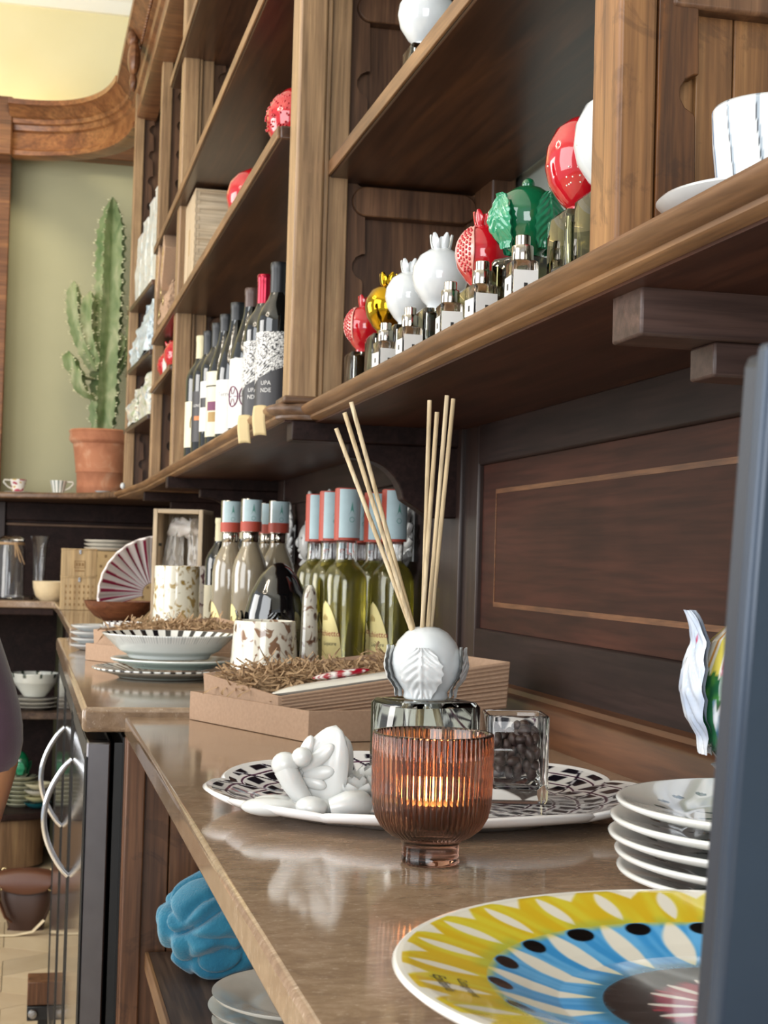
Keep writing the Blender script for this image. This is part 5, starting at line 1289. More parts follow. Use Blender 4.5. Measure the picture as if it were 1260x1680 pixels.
# ================================================================== corner ledge: cactus and espresso cups
LZ = 1.3183
pot = thing('potted_cactus', 'tall ribbed green cactus in a rimmed terracotta pot on the corner ledge', 'cactus', (0.268, 5.87, LZ))
MB().lathe([(0, 0.0), (0.082, 0.0), (0.088, 0.008), (0.0885, 0.030), (0.090, 0.034), (0.088, 0.040), (0.0905, 0.085), (0.0945, 0.090), (0.0935, 0.098), (0.106, 0.196), (0.117, 0.204), (0.121, 0.212), (0.119, 0.235), (0.124, 0.243), (0.118, 0.249), (0.106, 0.247), (0.100, 0.225), (0, 0.222)], 64).build('pot', M['terracotta'], pot)
MB().lathe([(0, 0.2225), (0.100, 0.2255), (0.099, 0.232), (0.0, 0.236)], 40).build('soil', M['soil'], pot)
def stem_mb(base, top, bend, r0, ribs_, seed, wav=26):
    rnd = random.Random(seed); base = Vector(base); top = Vector(top); L = (top-base).length; n = int(L/0.010)+4
    ctr = [base.lerp(top, i/(n-1))+Vector(bend)*sin(PI*i/(n-1)) for i in range(n)]
    mb = MB(); vs, fs = [], []; m_ = ribs_*6; tips = []
    for i, c in enumerate(ctr):
        t = i/(n-1); taper = (1-max(0, (t-0.82)/0.18)**2*0.78)*(0.72+0.28*min(1, t/0.12)); ring = []
        for k in range(m_):
            ph = (k/6.0) % 1.0; d = abs(ph-0.0) if ph < 0.5 else 1-ph
            rib = (1-d*2)**2.2
            wv = 0.16*sin(i*1.45+(k//6)*2.1)+0.08*rnd.uniform(-1, 1)
            r = r0*taper*(0.46+0.54*rib*(1+wv))
            a = TAU*k/m_+0.4; p = c+Vector((r*cos(a), r*sin(a), 0)); ring.append(p)
            if k % 6 == 0 and sin(i*1.45+(k//6)*2.1) > 0.15: tips.append((p, a))
        vs += ring
    for i in range(n-1):
        for k in range(m_): fs.append((i*m_+k, i*m_+(k+1) % m_, (i+1)*m_+(k+1) % m_, (i+1)*m_+k))
    vs.append(ctr[-1]+Vector((0, 0, r0*0.22))); fs += [((n-1)*m_+k, (n-1)*m_+(k+1) % m_, len(vs)-1) for k in range(m_)]
    mb.add(vs, fs)
    sp = MB()
    for p, a in tips:
        for q in range(3):
            d = Vector((cos(a+rnd.uniform(-.6, .6)), sin(a+rnd.uniform(-.6, .6)), rnd.uniform(-0.3, 0.6)))
            sp.tube([p, p+d*rnd.uniform(0.005, 0.010)], [0.0019, 0.0006], 4)
    return mb, sp
for k, (b, tp, bend, r0, rb_) in enumerate((((0.002, 0, 0.225), (0.010, 0, 1.125), (0.004, 0, 0), 0.058, 5), ((-0.035, -0.01, 0.47), (-0.122, -0.015, 0.800), (-0.030, 0, 0), 0.031, 4), ((-0.02, -0.02, 0.48), (-0.062, -0.02, 0.765), (-0.024, 0, 0), 0.032, 4),
                                            ((-0.03, 0.01, 0.44), (-0.134, -0.02, 0.535), (-0.02, -0.02, -0.03), 0.034, 4), ((0.04, 0.01, 0.46), (0.108, 0.0, 0.785), (0.024, 0, 0), 0.027, 4), ((0.02, 0.01, 0.48), (0.055, -0.01, 0.62), (0.02, 0, 0), 0.028, 4), ((-0.03, -0.03, 0.36), (-0.10, -0.05, 0.48), (-0.02, 0, -0.02), 0.030, 4))):
    a_, s_p = stem_mb(b, tp, bend, r0, rb_, k+1)
    st = a_.build('stem', M['cactus'], pot, smooth=50); tag(s_p.build('spines', M['spine'], st), kind='stuff')
def espresso(loc, rz, label, cf):
    t = thing('espresso_cup', label, 'cup', loc, rz, 'espresso cups on the corner ledge')
    MB().lathe(resample([(0, 0.004), (0.016, 0.004), (0.018, 0.0), (0.021, 0.001), (0.024, 0.018), (0.0315, 0.050), (0.0300, 0.050), (0.0225, 0.018), (0, 0.009)], 50), 120, cf=cf).build('body', M['vc'], t, smooth=180, fix=False)
    MB().tube([(0.023, 0, 0.014), (0.040, 0, 0.022), (0.055, 0, 0.038), (0.052, 0, 0.046), (0.030, 0, 0.045)], 0.0034, 8).build('handle', M['glaze_warm'], t, smooth=80)
    return t
def ecf1(a, r, z, i): 
    n_ = mnoise.noise(Vector((a*1.2, z*70, 2)))
    return H('a8334e') if n_ > 0.22 else (H('c8a24a') if n_ < -0.32 else H('eae6e2'))
def ecf2(a, r, z, i): return H('5d6e66') if (a*12/TAU) % 1 < 0.25 else H('e8e8e4')
for loc, rz, lb, cf in (((-0.033, 5.905, LZ+0.006), R(195), 'white espresso cup with red brushstrokes on the corner ledge', ecf1), ((0.114, 5.88, LZ+0.006), R(-5), 'white espresso cup with grey-green stripes on the corner ledge', ecf2)):
    espresso(loc, rz, lb, cf)
    so = MB().lathe([(0, 0.0015), (0.025, 0.0015), (0.028, 0), (0.032, 0), (0.055, 0.006), (0.058, 0.009), (0.055, 0.0095), (0.03, 0.0045), (0, 0.0045)], 48).build('saucer', M['glaze_warm']); so.location = (loc[0]+0.006, loc[1], LZ)
    tag(so, 'white saucer under the espresso cup with %s' % ('red brushstrokes' if cf is ecf1 else 'grey-green stripes'), 'saucer', 'saucers on the corner ledge')
sd = MB().lathe([(0, 0.0015), (0.012, 0), (0.026, 0.006), (0.028, 0.009), (0.025, 0.009), (0.01, 0.004), (0, 0.004)], 32).build('small_dish', M['glaze']); sd.location = (0.262, 5.55, LZ); tag(sd, 'tiny white dish at the foot of the terracotta pot', 'dish')
gd = MB().ell((0, 0, 0.010), (0.008, 0.008, 0.0105), 16, 10).build('white_knob', M['glaze']); gd.location = (0.300, 5.02, ZS); tag(gd, 'tiny white ceramic ball on the ledge below the last bay', 'ornament')

# ================================================================== perfume bay of the wall cabinet
def crown(mb, r, zc, k=5, hgt=0.016, rr=0.010):
    for i in range(k):
        a = TAU*i/k; petal(mb, (rr*0.75*cos(a), rr*0.75*sin(a), zc), (0.35*cos(a), 0.35*sin(a), 1), 0.010, hgt, 0.003, (-cos(a), -sin(a), 0.3), 0.10, 8, 8)
def pomegranate(loc, label, mat, r=0.030, block='glass_smoke', bs=0.046, bh=0.060, rz=0, seeds=None, crownmat=None, leaves=None, group='perfume blocks with ceramic stoppers', shape=1.0, crownless=False):
    t = thing('perfume_block', label, 'perfume bottle', loc, rz, group)
    hb = bs/2
    gb_ = sq_vessel(MB(), [sqr(hb-0.0015, 0.003, 0.0), sqr(hb, 0.004, 0.002), sqr(hb, 0.004, bh-0.003), sqr(hb-0.002, 0.003, bh), sqr(0.009, 0.0089, bh), sqr(0.008, 0.0079, bh-0.003), sqr(hb-0.0045, 0.004, bh-0.006), sqr(hb-0.0045, 0.004, 0.010), sqr(hb-0.007, 0.004, 0.0085)]).build('glass_block', M[block], t, smooth=50)
    prof = [(0, 0), (r*0.42, 0), (r*0.46, 0.002), (r*0.44, 0.005), (r*0.62, 0.010), (r*0.90, 0.010+r*0.42), (r, 0.010+r*0.85), (r*0.96, 0.010+r*1.2*shape), (r*0.75, 0.010+r*1.6*shape), (r*0.42, 0.010+r*1.83*shape), (r*0.27, 0.010+r*1.88*shape), (0, 0.010+r*1.87*shape)]
    sb = MB().lathe([(a, b+bh+0.0005) for a, b in prof], 56).build('ball_stopper', M[mat], t, smooth=60)
    if crownless:
        dt = MB(); rnd = random.Random(3)
        for k in range(46):
            ta, tb2 = rnd.uniform(0, TAU), rnd.uniform(-0.7, 0.9); dt.ell((r*cos(tb2)*cos(ta), r*cos(tb2)*sin(ta), bh+0.010+r*0.92+r*sin(tb2)*shape*0.93), (r*0.026,)*3, 6, 4)
        tag(dt.build('relief_dots', M['glaze_warm'], sb, smooth=80), kind='stuff')
    elif not leaves:
        cm = MB(); crown(cm, r, bh+0.009+r*1.84*shape, 5, r*0.62, r*0.36); cm.build('crown', M[crownmat or mat], sb, smooth=70)
    else:
        MB().ell((0, 0, bh+0.012+r*1.9*shape), (0.006, 0.006, 0.006), 14, 10).build('tip', M[mat], sb, smooth=80)
        for k in range(4):
            lv = acanthus(r*1.0, r*2.05*shape, R(-100+90*k), 0.50, 0.06, 0.86, 6, 0.26); lv.v = [(x, y, z+bh+0.004) for x, y, z in lv.v]; lv.build('leaf', M[leaves], sb, smooth=60)
    if seeds:
        # cut window showing the seeds: a pale lens rimmed in relief with red grains
        for ac in seeds:
            n = Vector((cos(ac), sin(ac), 0.0)); e1 = Vector((-sin(ac), cos(ac), 0)); e2 = Vector((0, 0, 1)); ctr = Vector((0, 0, bh+0.0105+r*0.92))
            def win(u, v):
                x = (u-0.5)*2*r*0.42*sin(PI*(0.04+0.92*v))**0.8; z = (v-0.5)*2*r*0.86
                y = math.sqrt(max(0, (r*1.035)**2-x*x-z*z)); return ctr+n*y+e1*x+e2*z
            MB().grid(win, 14, 18).build('seed_window', M['pink'], sb, smooth=60)
            sm_ = MB(); rnd = random.Random(5)
            for i in range(5):
                for j in range(9):
                    q = win(0.18+0.16*i, 0.12+0.095*j+0.04*(i % 2)); sm_.ell(q, (r*0.055, r*0.055, r*0.07), 6, 4)
            tag(sm_.build('seeds', M['red'], sb, smooth=80), kind='stuff')
            rm = MB(); rm.tube([win(0, i/16)*1.0 for i in range(17)], r*0.03, 6).tube([win(1, i/16) for i in range(17)], r*0.03, 6); rm.build('window_rim', M['pink'], sb, smooth=80)
    return t
X0 = 0.4195
pomegranate((X0, 1.938, ZL), 'perfume block with red pomegranate stopper, farthest in the row by the post', 'red', 0.0272, seeds=[R(195)], bh=0.054)
pomegranate((X0, 1.815, ZL), 'perfume block with shiny gold pomegranate stopper', 'gold', 0.0278, bh=0.060)
pomegranate((X0, 1.705, ZL), 'perfume block with small white pomegranate stopper next to the gold one', 'glaze', 0.0282, bh=0.055)
pomegranate((X0, 1.571, ZL), 'perfume block with large white crowned pomegranate stopper', 'glaze', 0.0300, bh=0.053)
pomegranate((X0, 1.410, ZL), 'perfume block with red pomegranate stopper next to the green bud', 'red', 0.0282, 'glass_green', seeds=[R(210)], bh=0.047)
pomegranate((X0+0.003, 1.288, ZL), 'perfume block with green leafy bud stopper', 'green', 0.0290, 'glass_olive', leaves='greenleaf', bh=0.055, rz=R(30))
pomegranate((X0+0.002, 1.142, ZL), 'olive perfume block with tall red bud stopper, beside the near post', 'red', 0.0320, 'glass_olive', bh=0.063, bs=0.047, crownless=True, shape=1.12)
pomegranate((X0+0.002, 1.080, ZL), 'olive perfume block with white bud stopper half hidden by the near post', 'glaze', 0.0310, 'glass_olive', bh=0.065, bs=0.047, crownless=True, shape=1.15)
pomegranate((0.440, 1.742, 1.6545), 'perfume block with white pomegranate stopper on the upper shelf', 'glaze', 0.0340, 'glass_smoke', bh=0.052)
def spray(loc, label, mat='glass', rz=0, group='small perfume sprays along the shelf edge', hgt=0.031, cap=0.021):
    t = thing('perfume_spray', label, 'perfume bottle', loc, rz, group)
    hb = 0.0112
    sq_vessel(MB(), [sqr(hb-0.001, 0.002, 0.0), sqr(hb, 0.0025, 0.0015), sqr(hb, 0.0025, hgt-0.002), sqr(hb-0.002, 0.002, hgt), sqr(hb-0.0035, 0.002, hgt-0.003), sqr(hb-0.0028, 0.002, 0.006)]).build('glass_body', M[mat], t, smooth=50)
    MB().lathe([(0, hgt), (0.0085, hgt), (0.0088, hgt+0.001), (0.0088, hgt+cap*0.55), (0.0082, hgt+cap*0.6), (0.0062, hgt+cap*0.62), (0.0062, hgt+cap*0.97), (0.0056, hgt+cap), (0, hgt+cap)], 32).build('spray_cap', M['silver_cap'], t, smooth=40)
    lb = MB().box(-hb-0.0006, -hb-0.0001, -0.010, 0.010, 0.003, hgt*0.58).box(-0.010, 0.010, -hb-0.0006, -hb-0.0001, 0.003, hgt*0.72).build('label', M['label'], t)
    MB().box(-hb-0.0009, -hb-0.0006, -0.0015, 0.0015, 0.007, 0.012).box(-0.0015, 0.0015, -hb-0.0009, -hb-0.0006, 0.007, 0.012).build('emblem', M['ink'], lb)
    return t
s0 = spray((0.3835, 1.665, ZL), 'silver-capped perfume spray in front of the gold pomegranate block', rz=R(8))
for (x, y, r, lb) in ((0.3835, 1.553, 5, 'silver-capped perfume spray in front of the small white pomegranate'), (0.3835, 1.397, -4, 'silver-capped perfume spray before the large white pomegranate'),
                      (0.3835, 1.293, 6, 'silver-capped perfume spray between red pomegranate and green bud'), (0.3835, 1.180, -3, 'silver-capped perfume spray in front of the green bud, nearest one')):
    dup(s0, (x, y, ZL), R(r), lb)
# striped cup and saucer on the ledge at the right edge
lc_ = thing('striped_cup', 'white ceramic cup with grey and blue stripes at the right edge of the ledge', 'cup', (0.443, 0.868, ZL+0.0065))
def lcf(a, r, z, i):
    if i > 44: return H('dcdcda')
    k = (a*11/TAU+0.10*sin(z*60+a)) % 1.0; w_ = 0.04+0.30*smooth01((0.034-z)/0.034)**2
    if k < w_ and z < 0.06: return H('23252c')
    if abs(k-0.04-w_) < 0.045: return mixc(H('9aa4ae'), H('7fa6d0'), smooth01(sin(a*3)*2))
    if (a*11/TAU) % 4 < 1 and 0.25 < k < 0.8: return mixc(H('7fabdc'), H('dfe4ea'), smooth01((z-0.015)/0.05))
    return H('d8d9da')
MB().lathe(resample([(0, 0.004), (0.022, 0.004), (0.024, 0), (0.028, 0.001), (0.0345, 0.020), (0.0370, 0.044), (0.0378, 0.0645), (0.0367, 0.066), (0.0352, 0.0645), (0.0340, 0.044), (0.030, 0.02), (0, 0.008)], 70), 260, cf=lcf).build('body', M['vc'], lc_, smooth=180, fix=False)
MB().tube([(0.034, 0, 0.055), (0.055, 0, 0.057), (0.064, 0, 0.045), (0.055, 0, 0.025), (0.034, 0, 0.022)], 0.005, 10).build('handle', M['glaze'], lc_, smooth=80)
lsx = MB().lathe([(0, 0.0025), (0.03, 0.0025), (0.033, 0), (0.038, 0), (0.066, 0.009), (0.071, 0.0135), (0.0690, 0.0155), (0.036, 0.0058), (0, 0.0055)], 72).build('saucer', M['glaze']); lsx.location = (0.443, 0.868, ZL); tag(lsx, 'white saucer under the striped cup at the right edge of the ledge', 'saucer')

# ================================================================== shelves of the wine bay and beyond
wbx = thing('pine_gift_box', 'pale pine gift box with finger joints on the shelf above the wines', 'box', (0.362, 3.555, 1.7203))
MB().box(0.0, 0.15, 0.0, 0.215, 0.0, 0.232).build('carcass', M['pine'], wbx, bevel=0.001)
MB().box(-0.005, -0.0002, 0.0, 0.215, 0.0, 0.232).build('front_board', M['pine_v'], wbx, bevel=0.001)
MB().box(-0.005, 0.15, -0.002, 0.217, 0.2321, 0.2365).build('lid', M['pine'], wbx, bevel=0.001)
jt = MB()
for k in range(12): jt.box(-0.0055, 0.006, -0.0008, 0.0, 0.010+0.019*k, 0.0195+0.019*k)
tag(jt.build('finger_joint', M['pine_v'], wbx), kind='stuff')
MB().box(-0.0058, -0.005, 0.10, 0.12, 0.10, 0.16).build('burnt_mark', M['ply'], wbx)
def red_pom(loc, label, r, rot, group='loose red ceramic pomegranates', mat='red'):
    t = thing('ceramic_pomegranate', label, 'ornament', loc, 0, group, rot)
    MB().lathe([(0, -r*0.95), (r*0.5, -r*0.86), (r*0.85, -r*0.5), (r, 0), (r*0.93, r*0.42), (r*0.66, r*0.82), (r*0.36, r*1.04), (r*0.30, r*1.12), (0, r*1.10)], 48).build('body', M[mat], t, smooth=60)
    cm = MB()
    for i in range(6):
        a = TAU*i/6; petal(cm, (r*0.24*cos(a), r*0.24*sin(a), r*1.06), (0.45*cos(a), 0.45*sin(a), 1), r*0.34, r*0.62, r*0.09, (-cos(a), -sin(a), 0.3), 0.1, 8, 8)
    cm.build('crown', M[mat], t, smooth=70)
    sm_ = MB(); rnd = random.Random(9)
    for k in range(70):
        a, b = rnd.uniform(PI*0.75, PI*1.35), rnd.uniform(-0.6, 0.6); sm_.ell((r*cos(b)*cos(a), r*cos(b)*sin(a), r*sin(b)), (r*0.035,)*3, 6, 4)
    tag(sm_.build('seed_relief', M[mat], t, smooth=80), kind='stuff')
red_pom((0.392, 2.83, 1.7203+0.052), 'red glazed pomegranate on the upper wine-bay shelf beside the pine box', 0.052, (R(30), R(-25), R(90)))
red_pom((0.385, 2.31, 1.7203+0.050), 'red glazed pomegranate almost hidden by the wooden post', 0.050, (R(10), R(10), R(30)))
red_pom((0.378, 4.03, 1.5823+0.044), 'red glazed pomegranate in the small compartment left of the wines, nearer one', 0.044, (R(15), 0, R(80)))
red_pom((0.378, 4.24, 1.5823+0.042), 'red glazed pomegranate in the small compartment left of the wines, farther one', 0.042, (R(-12), 0, R(20)))
tg = MB().box(-0.0008, 0.0008, -0.022, 0.022, 0, 0.05).build('paper_tag', M['label']); tg.location = (0.347, 4.13, 1.5824); tg.rotation_euler = (0, 0, R(6)); tag(tg, 'white paper tag standing between the two pomegranates left of the wines', 'tag')
# kraft gift bag with cards leaning beside the pine box
kg = thing('kraft_bag', 'brown kraft paper gift bag with gilt stickers beside the pine box', 'bag', (0.366, 4.09, 1.7203))
def bag(w, d, h, seed, squeeze=0.7, crump=0.006, top=0.0):
    def f(u, v):
        a = TAU*u; ca_, sa_ = cos(a), sin(a); p = 0.30
        sx = math.copysign(abs(ca_)**p, ca_); sy = math.copysign(abs(sa_)**p, sa_)
        k = 1-squeeze*smooth01((v-0.45)/0.55)
        n = mnoise.noise(Vector((ca_*2.2, sa_*2.2, v*5+seed))); n2_ = mnoise.noise(Vector((ca_*6, sa_*6, v*12+seed)))
        return (sx*d/2*k+crump*n*1.6+top*max(0, v-0.5), sy*w/2*(1-squeeze*0.55*smooth01((v-0.5)/0.5))+crump*(n+n2_), h*v+crump*0.6*n2_*min(1, v*4))
    return f
kb_ = MB(); kb_.grid(bag(0.20, 0.07, 0.105, 3, 0.6, 0.004), 80, 40, cu=True).box(-0.033, 0.033, -0.098, 0.098, 0.0, 0.003); kb_.build('bag_body', M['card'], kg, smooth=50)
st_ = MB()
for (y, z) in ((-0.05, 0.05), (0.03, 0.085), (0.06, 0.03)): st_.ell((-0.037, y, z), (0.002, 0.014, 0.014), 14, 8)
st_.build('gilt_sticker', M['gilt'], kg, smooth=80); tag([o for o in kg.children if o.name.startswith('gilt_sticker')][0], kind='stuff')
for k, (y, z, a, lb) in enumerate(((4.07, 1.878, 38, 'kraft card box leaning on the kraft bag, nearer of two'), (4.22, 1.880, 34, 'kraft card box leaning on the kraft bag, farther of two'))):
    t = thing('card_box', lb, 'box', (0.333, y+0.11, 1.838), 0, 'leaning card boxes', (R(a), 0, 0))
    MB().box(0, 0.07, -0.035, 0.035, 0.0, 0.13).build('carton', M['card'], t, bevel=0.001)
    MB().box(-0.0006, 0.0, -0.028, 0.028, 0.015, 0.115).build('printed_face', plain('pale_print_%d' % k, 'c4a78d', 0.7), t)
    e = MB()
    for j in range(5): e.box(-0.0012, -0.0006, -0.020+0.004*(j % 2), 0.016+0.004*(j % 2), 0.025+0.018*j, 0.034+0.018*j)
    tag(e.build('print_marks', M['ink_gold'], t), kind='stuff')
# tall pale packets, clear biscuit bags in the last bay
def bagmat(name, c1, c2, c3):
    t = NT(name); n1 = t.noise(t.coord((28, 28, 28)), 1, 4, 1.0); n2 = t.noise(t.coord((60, 60, 60)), 1, 3, 0.5)
    c = t.ramp(n1, [(0.35, c1), (0.5, c2), (0.68, c3)])
    c = t.mix(t.ramp(n2, [(0.58, (0, 0, 0)), (0.66, (0.7, 0.7, 0.7))]), c, 'cfa37a')
    return t.set(Base_Color=c, Roughness=0.35, Coat_Weight=0.25)
M['bag1'] = bagmat('clear_bag', 'aab8c2', 'c6d2d8', '9fb0b6'); M['bag2'] = bagmat('clear_bag_coloured', 'a8b4bb', 'd9d5c8', '9cb08c')
M['packet'] = bagmat('pale_packet', 'b5bdbd', 'd9d9d2', 'a6b2b5')
for k, (y, x, h, lb) in enumerate(((4.56, 0.338, 0.285, 'tall pale patterned packet in the last bay, nearest and tallest of four'), (4.70, 0.332, 0.270, 'tall pale patterned packet in the last bay, second nearest'), (4.84, 0.325, 0.240, 'tall pale patterned packet in the last bay, third nearest'), (4.97, 0.318, 0.215, 'tall pale patterned packet in the last bay, farthest'))):
    t = thing('food_packet', lb, 'packet', (x+0.026, y, 1.9113), R(3.5), 'pale packets on the top shelf of the last bay')
    MB().grid(bag(0.130, 0.045, h, k*3.1, 0.22, 0.003), 60, 30, cu=True).box(-0.024, 0.024, -0.063, 0.063, 0, 0.003).build('packet_body', M['packet'], t, smooth=50)
    MB().box(-0.018, 0.018, -0.054, 0.054, h-0.003, h+0.001).build('sealed_top', M['label'], t, bevel=0.001)
def cbag(loc, label, w, h, mat, seed, rz=R(3.5)):
    t = thing('biscuit_bag', label, 'bag', loc, rz, 'clear biscuit bags in the last bay')
    MB().grid(bag(w, 0.11, h, seed, 0.60, 0.009, -0.02), 90, 50, cu=True).box(-0.05, 0.05, -w*0.46, w*0.46, 0, 0.004).build('bag_body', M[mat], t, smooth=40)
    nk = MB(); nk.tube([(0.012, 0, h-0.02), (0.014, 0, h), (0.013, 0, h+0.03)], [0.010, 0.006, 0.012], 10); nk.build('tied_neck', M[mat], t, smooth=50)
    MB().tube([(0.014+0.008*cos(TAU*i/16), 0.008*sin(TAU*i/16), h) for i in range(17)], 0.002, 6).build('tie', M['label'], t)
cbag((0.377, 4.66, 1.7064), 'clear bag of biscuits on the middle shelf of the last bay, nearer one', 0.26, 0.160, 'bag1', 1)
cbag((0.370, 4.93, 1.7064), 'clear bag of biscuits on the middle shelf of the last bay, farther one', 0.23, 0.130, 'bag1', 4)
cbag((0.385, 4.66, 1.5164), 'clear bag of coloured sweets on the lower shelf of the last bay, nearer one', 0.26, 0.142, 'bag2', 7)
cbag((0.368, 4.93, 1.5164), 'clear bag of coloured sweets on the lower shelf of the last bay, farther one', 0.23, 0.115, 'bag2', 9)
# masking tape strips on the ledge nose
for k, (y, lb) in enumerate(((2.135, 'strip of masking tape hanging from the ledge edge, nearer the post'), (2.290, 'strip of masking tape hanging from the ledge edge, farther from the post'))):
    tp = MB().grid(lambda u, v: (0.0165*u-0.0015*sin(v*4), 0.012-0.012*u, 0.0015*sin(u*3)-0.042*v), 6, 10).build('tape_strip', M['tape'], smooth=60, solid=0.0006)
    tp.location = (0.3065, y, 1.3155); tag(tp, lb, 'tape', 'masking tape strips on the ledge')

# ================================================================== china in the far base unit
bb = MB().lathe(resample([(0, 0.004), (0.03, 0.004), (0.033, 0), (0.038, 0), (0.055, 0.022), (0.078, 0.052), (0.086, 0.085), (0.083, 0.086), (0.074, 0.055), (0.05, 0.025), (0, 0.010)], 60), 120, cf=lambda a, r, z, i: H('2a3a30') if z > 0.070 and (a*9/TAU) % 1 < 0.18 and i < 42 else H('c9cbc4')).build('serving_bowl', M['vc'], smooth=180, fix=False)
bb.location = (0.052, 5.70, 0.5403+0.0445); tag(bb, 'pale serving bowl with green ticks on a stack of plates, far base unit', 'bowl')
fpl = MB().lathe([(0, 0.003), (0.045, 0.003), (0.048, 0), (0.055, 0), (0.080, 0.010), (0.088, 0.0125), (0.085, 0.0140), (0.05, 0.005), (0, 0.004)], 48).mesh('china_plate', M['glaze_warm'], 60)
for k in range(3):
    o = bpy.data.objects.new('china_plate', fpl); COL.objects.link(o); o.location = (0.050, 5.70, 0.5403+0.0147*k)
    tag(o, 'white plate under the pale serving bowl, %s of three' % ('lowest', 'middle', 'topmost')[k], 'plate', 'plates under the serving bowl')
def gpf(a, r, z, i): return H('2f4a38') if i > 22 and (a*8/TAU) % 1 < 0.4 and r > 0.04 else H('b9b79c')
gp_ = MB().lathe(resample([(0, 0.002), (0.03, 0.002), (0.034, 0), (0.04, 0), (0.058, 0.010), (0.064, 0.014), (0.061, 0.0150), (0.036, 0.0045), (0, 0.0042)], 44), 90, cf=gpf).mesh('green_plate', M['vc'], 180, fix=False)
nms = ('lowest', 'second', 'third', 'fourth', 'fifth', 'sixth', 'topmost')
for k in range(7):
    o = bpy.data.objects.new('green_plate', gp_); COL.objects.link(o); o.location = (0.012+0.002*((k*7) % 3), 5.72, 0.1903+0.0155*k)
    tag(o, 'small green-patterned plate, %s of the left stack in the far base unit' % nms[k], 'plate', 'green-patterned plates')
yp = MB().lathe([(0, 0.003), (0.02, 0.0), (0.024, 0), (0.044, 0.014), (0.050, 0.022), (0.047, 0.022), (0.03, 0.008), (0, 0.006)], 48)
for k, (mat, nm) in enumerate(((ceramic('teal_glaze', '1d5f66'), 'teal bowl, lowest of the right stack in the far base unit'), (ceramic('yellow_cream_glaze', 'd9cf9c'), 'cream-yellow bowl, second of the right stack in the far base unit'), (M['glaze_warm'], 'off-white bowl, third of the right stack in the far base unit'), (ceramic('pale_cream_glaze', 'ddd6b4'), 'pale cream bowl, topmost of the right stack in the far base unit'))):
    o = MB().add(yp.v, yp.f).build('small_bowl', mat); o.location = (0.075, 5.662, 0.1903+0.0225*k); tag(o, nm, 'bowl', 'small bowls in the far base unit')
gb3 = thing('green_bud', 'small dark green ceramic bud on top of the green-patterned plates', 'ornament', (0.014, 5.72, 0.1903+0.0155*7))
MB().lathe(resample([(0, 0), (0.016, 0), (0.017, 0.003), (0.024, 0.014), (0.030, 0.035), (0.026, 0.060), (0.012, 0.082), (0, 0.088)], 24), 40).build('bud', M['green'], gb3, smooth=180)
for k in range(4):
    lv = acanthus(0.030, 0.088, R(-100+90*k), 0.55, 0.06, 0.6, 5, 0.15); lv.build('leaf', M['greenleaf'], gb3, smooth=60)

# ================================================================== handbag on the floor
hb_ = thing('handbag', 'small brown leather saddle handbag with gilt buckles and cream strap on the floor', 'handbag', (0.040, 4.66, 0.0), R(-8))
def hbody(sg):
    def f(u, v):
        z = 0.168*v; w_ = 0.052+0.026*smooth01(v/0.6); x = (u-0.5)*2
        y = sg*0.034*(1-abs(x)**3.5)**0.5*(0.75+0.35*sin(PI*min(1, v+0.1)))
        return (x*w_, y, z-0.016*x*x*v)
    return f
MB().grid(hbody(1), 30, 24).grid(lambda u, v: hbody(-1)(1-u, v), 30, 24).box(-0.050, 0.050, -0.022, 0.022, 0.0, 0.004).build('body', M['leather2'], hb_, smooth=70)
def flap(u, v):
    x = (u-0.5)*2; wd = 0.080*(1-0.30*max(0, v-0.55)**1.2*2)
    t = v; 
    if t < 0.25: y = 0.030-0.062*(t/0.25); z = 0.171-0.010*x*x+0.004*sin(PI*t*4)
    else: s = (t-0.25)/0.75; y = -0.034-0.010*sin(PI*s*0.8); z = 0.170-0.062*s*(1-0.35*x*x)-0.010*x*x
    return (x*wd, y, z)
MB().grid(flap, 30, 30).build('flap', M['leather'], hb_, smooth=80, solid=0.004)
MB().tube([flap(i/40, 1.0) for i in range(41)], 0.0025, 6).build('piping', M['leather2'], hb_, smooth=80)
for sx in (-1, 1):
    MB().tube([(sx*0.074+0.010*cos(TAU*i/16), -0.030, 0.128+0.010*sin(TAU*i/16)) for i in range(17)], 0.0028, 8).build('ring', M['gilt'], hb_, smooth=80)
    MB().tube([(sx*0.070+0.008*cos(TAU*i/16), 0.026, 0.162+0.008*sin(TAU*i/16)) for i in range(17)], 0.0024, 8).build('ring', M['gilt'], hb_, smooth=80)
MB().tube([(-0.078, -0.036, 0.125), (-0.070, -0.050, 0.085), (-0.052, -0.054, 0.045), (-0.034, -0.050, 0.030)], [0.012, 0.015, 0.013, 0.010], 8, flat=0.35).build('tab', M['leather'], hb_, smooth=60)
stp_ = [(0.080, -0.036, 0.122), (0.075, -0.052, 0.080), (0.060, -0.064, 0.040), (0.030, -0.080, 0.010), (-0.02, -0.095, 0.003), (-0.09, -0.100, 0.003), (-0.16, -0.080, 0.003)]
MB().tube(stp_[:3], 0.009, 8, flat=0.3).build('strap_end', M['leather2'], hb_, smooth=60)
MB().tube(stp_[2:], 0.009, 8, flat=0.28).build('strap', M['strap'], hb_, smooth=60)
MB().box(-0.078, -0.066, -0.056, -0.050, 0.075, 0.10).build('buckle', M['gilt'], hb_, bevel=0.002)

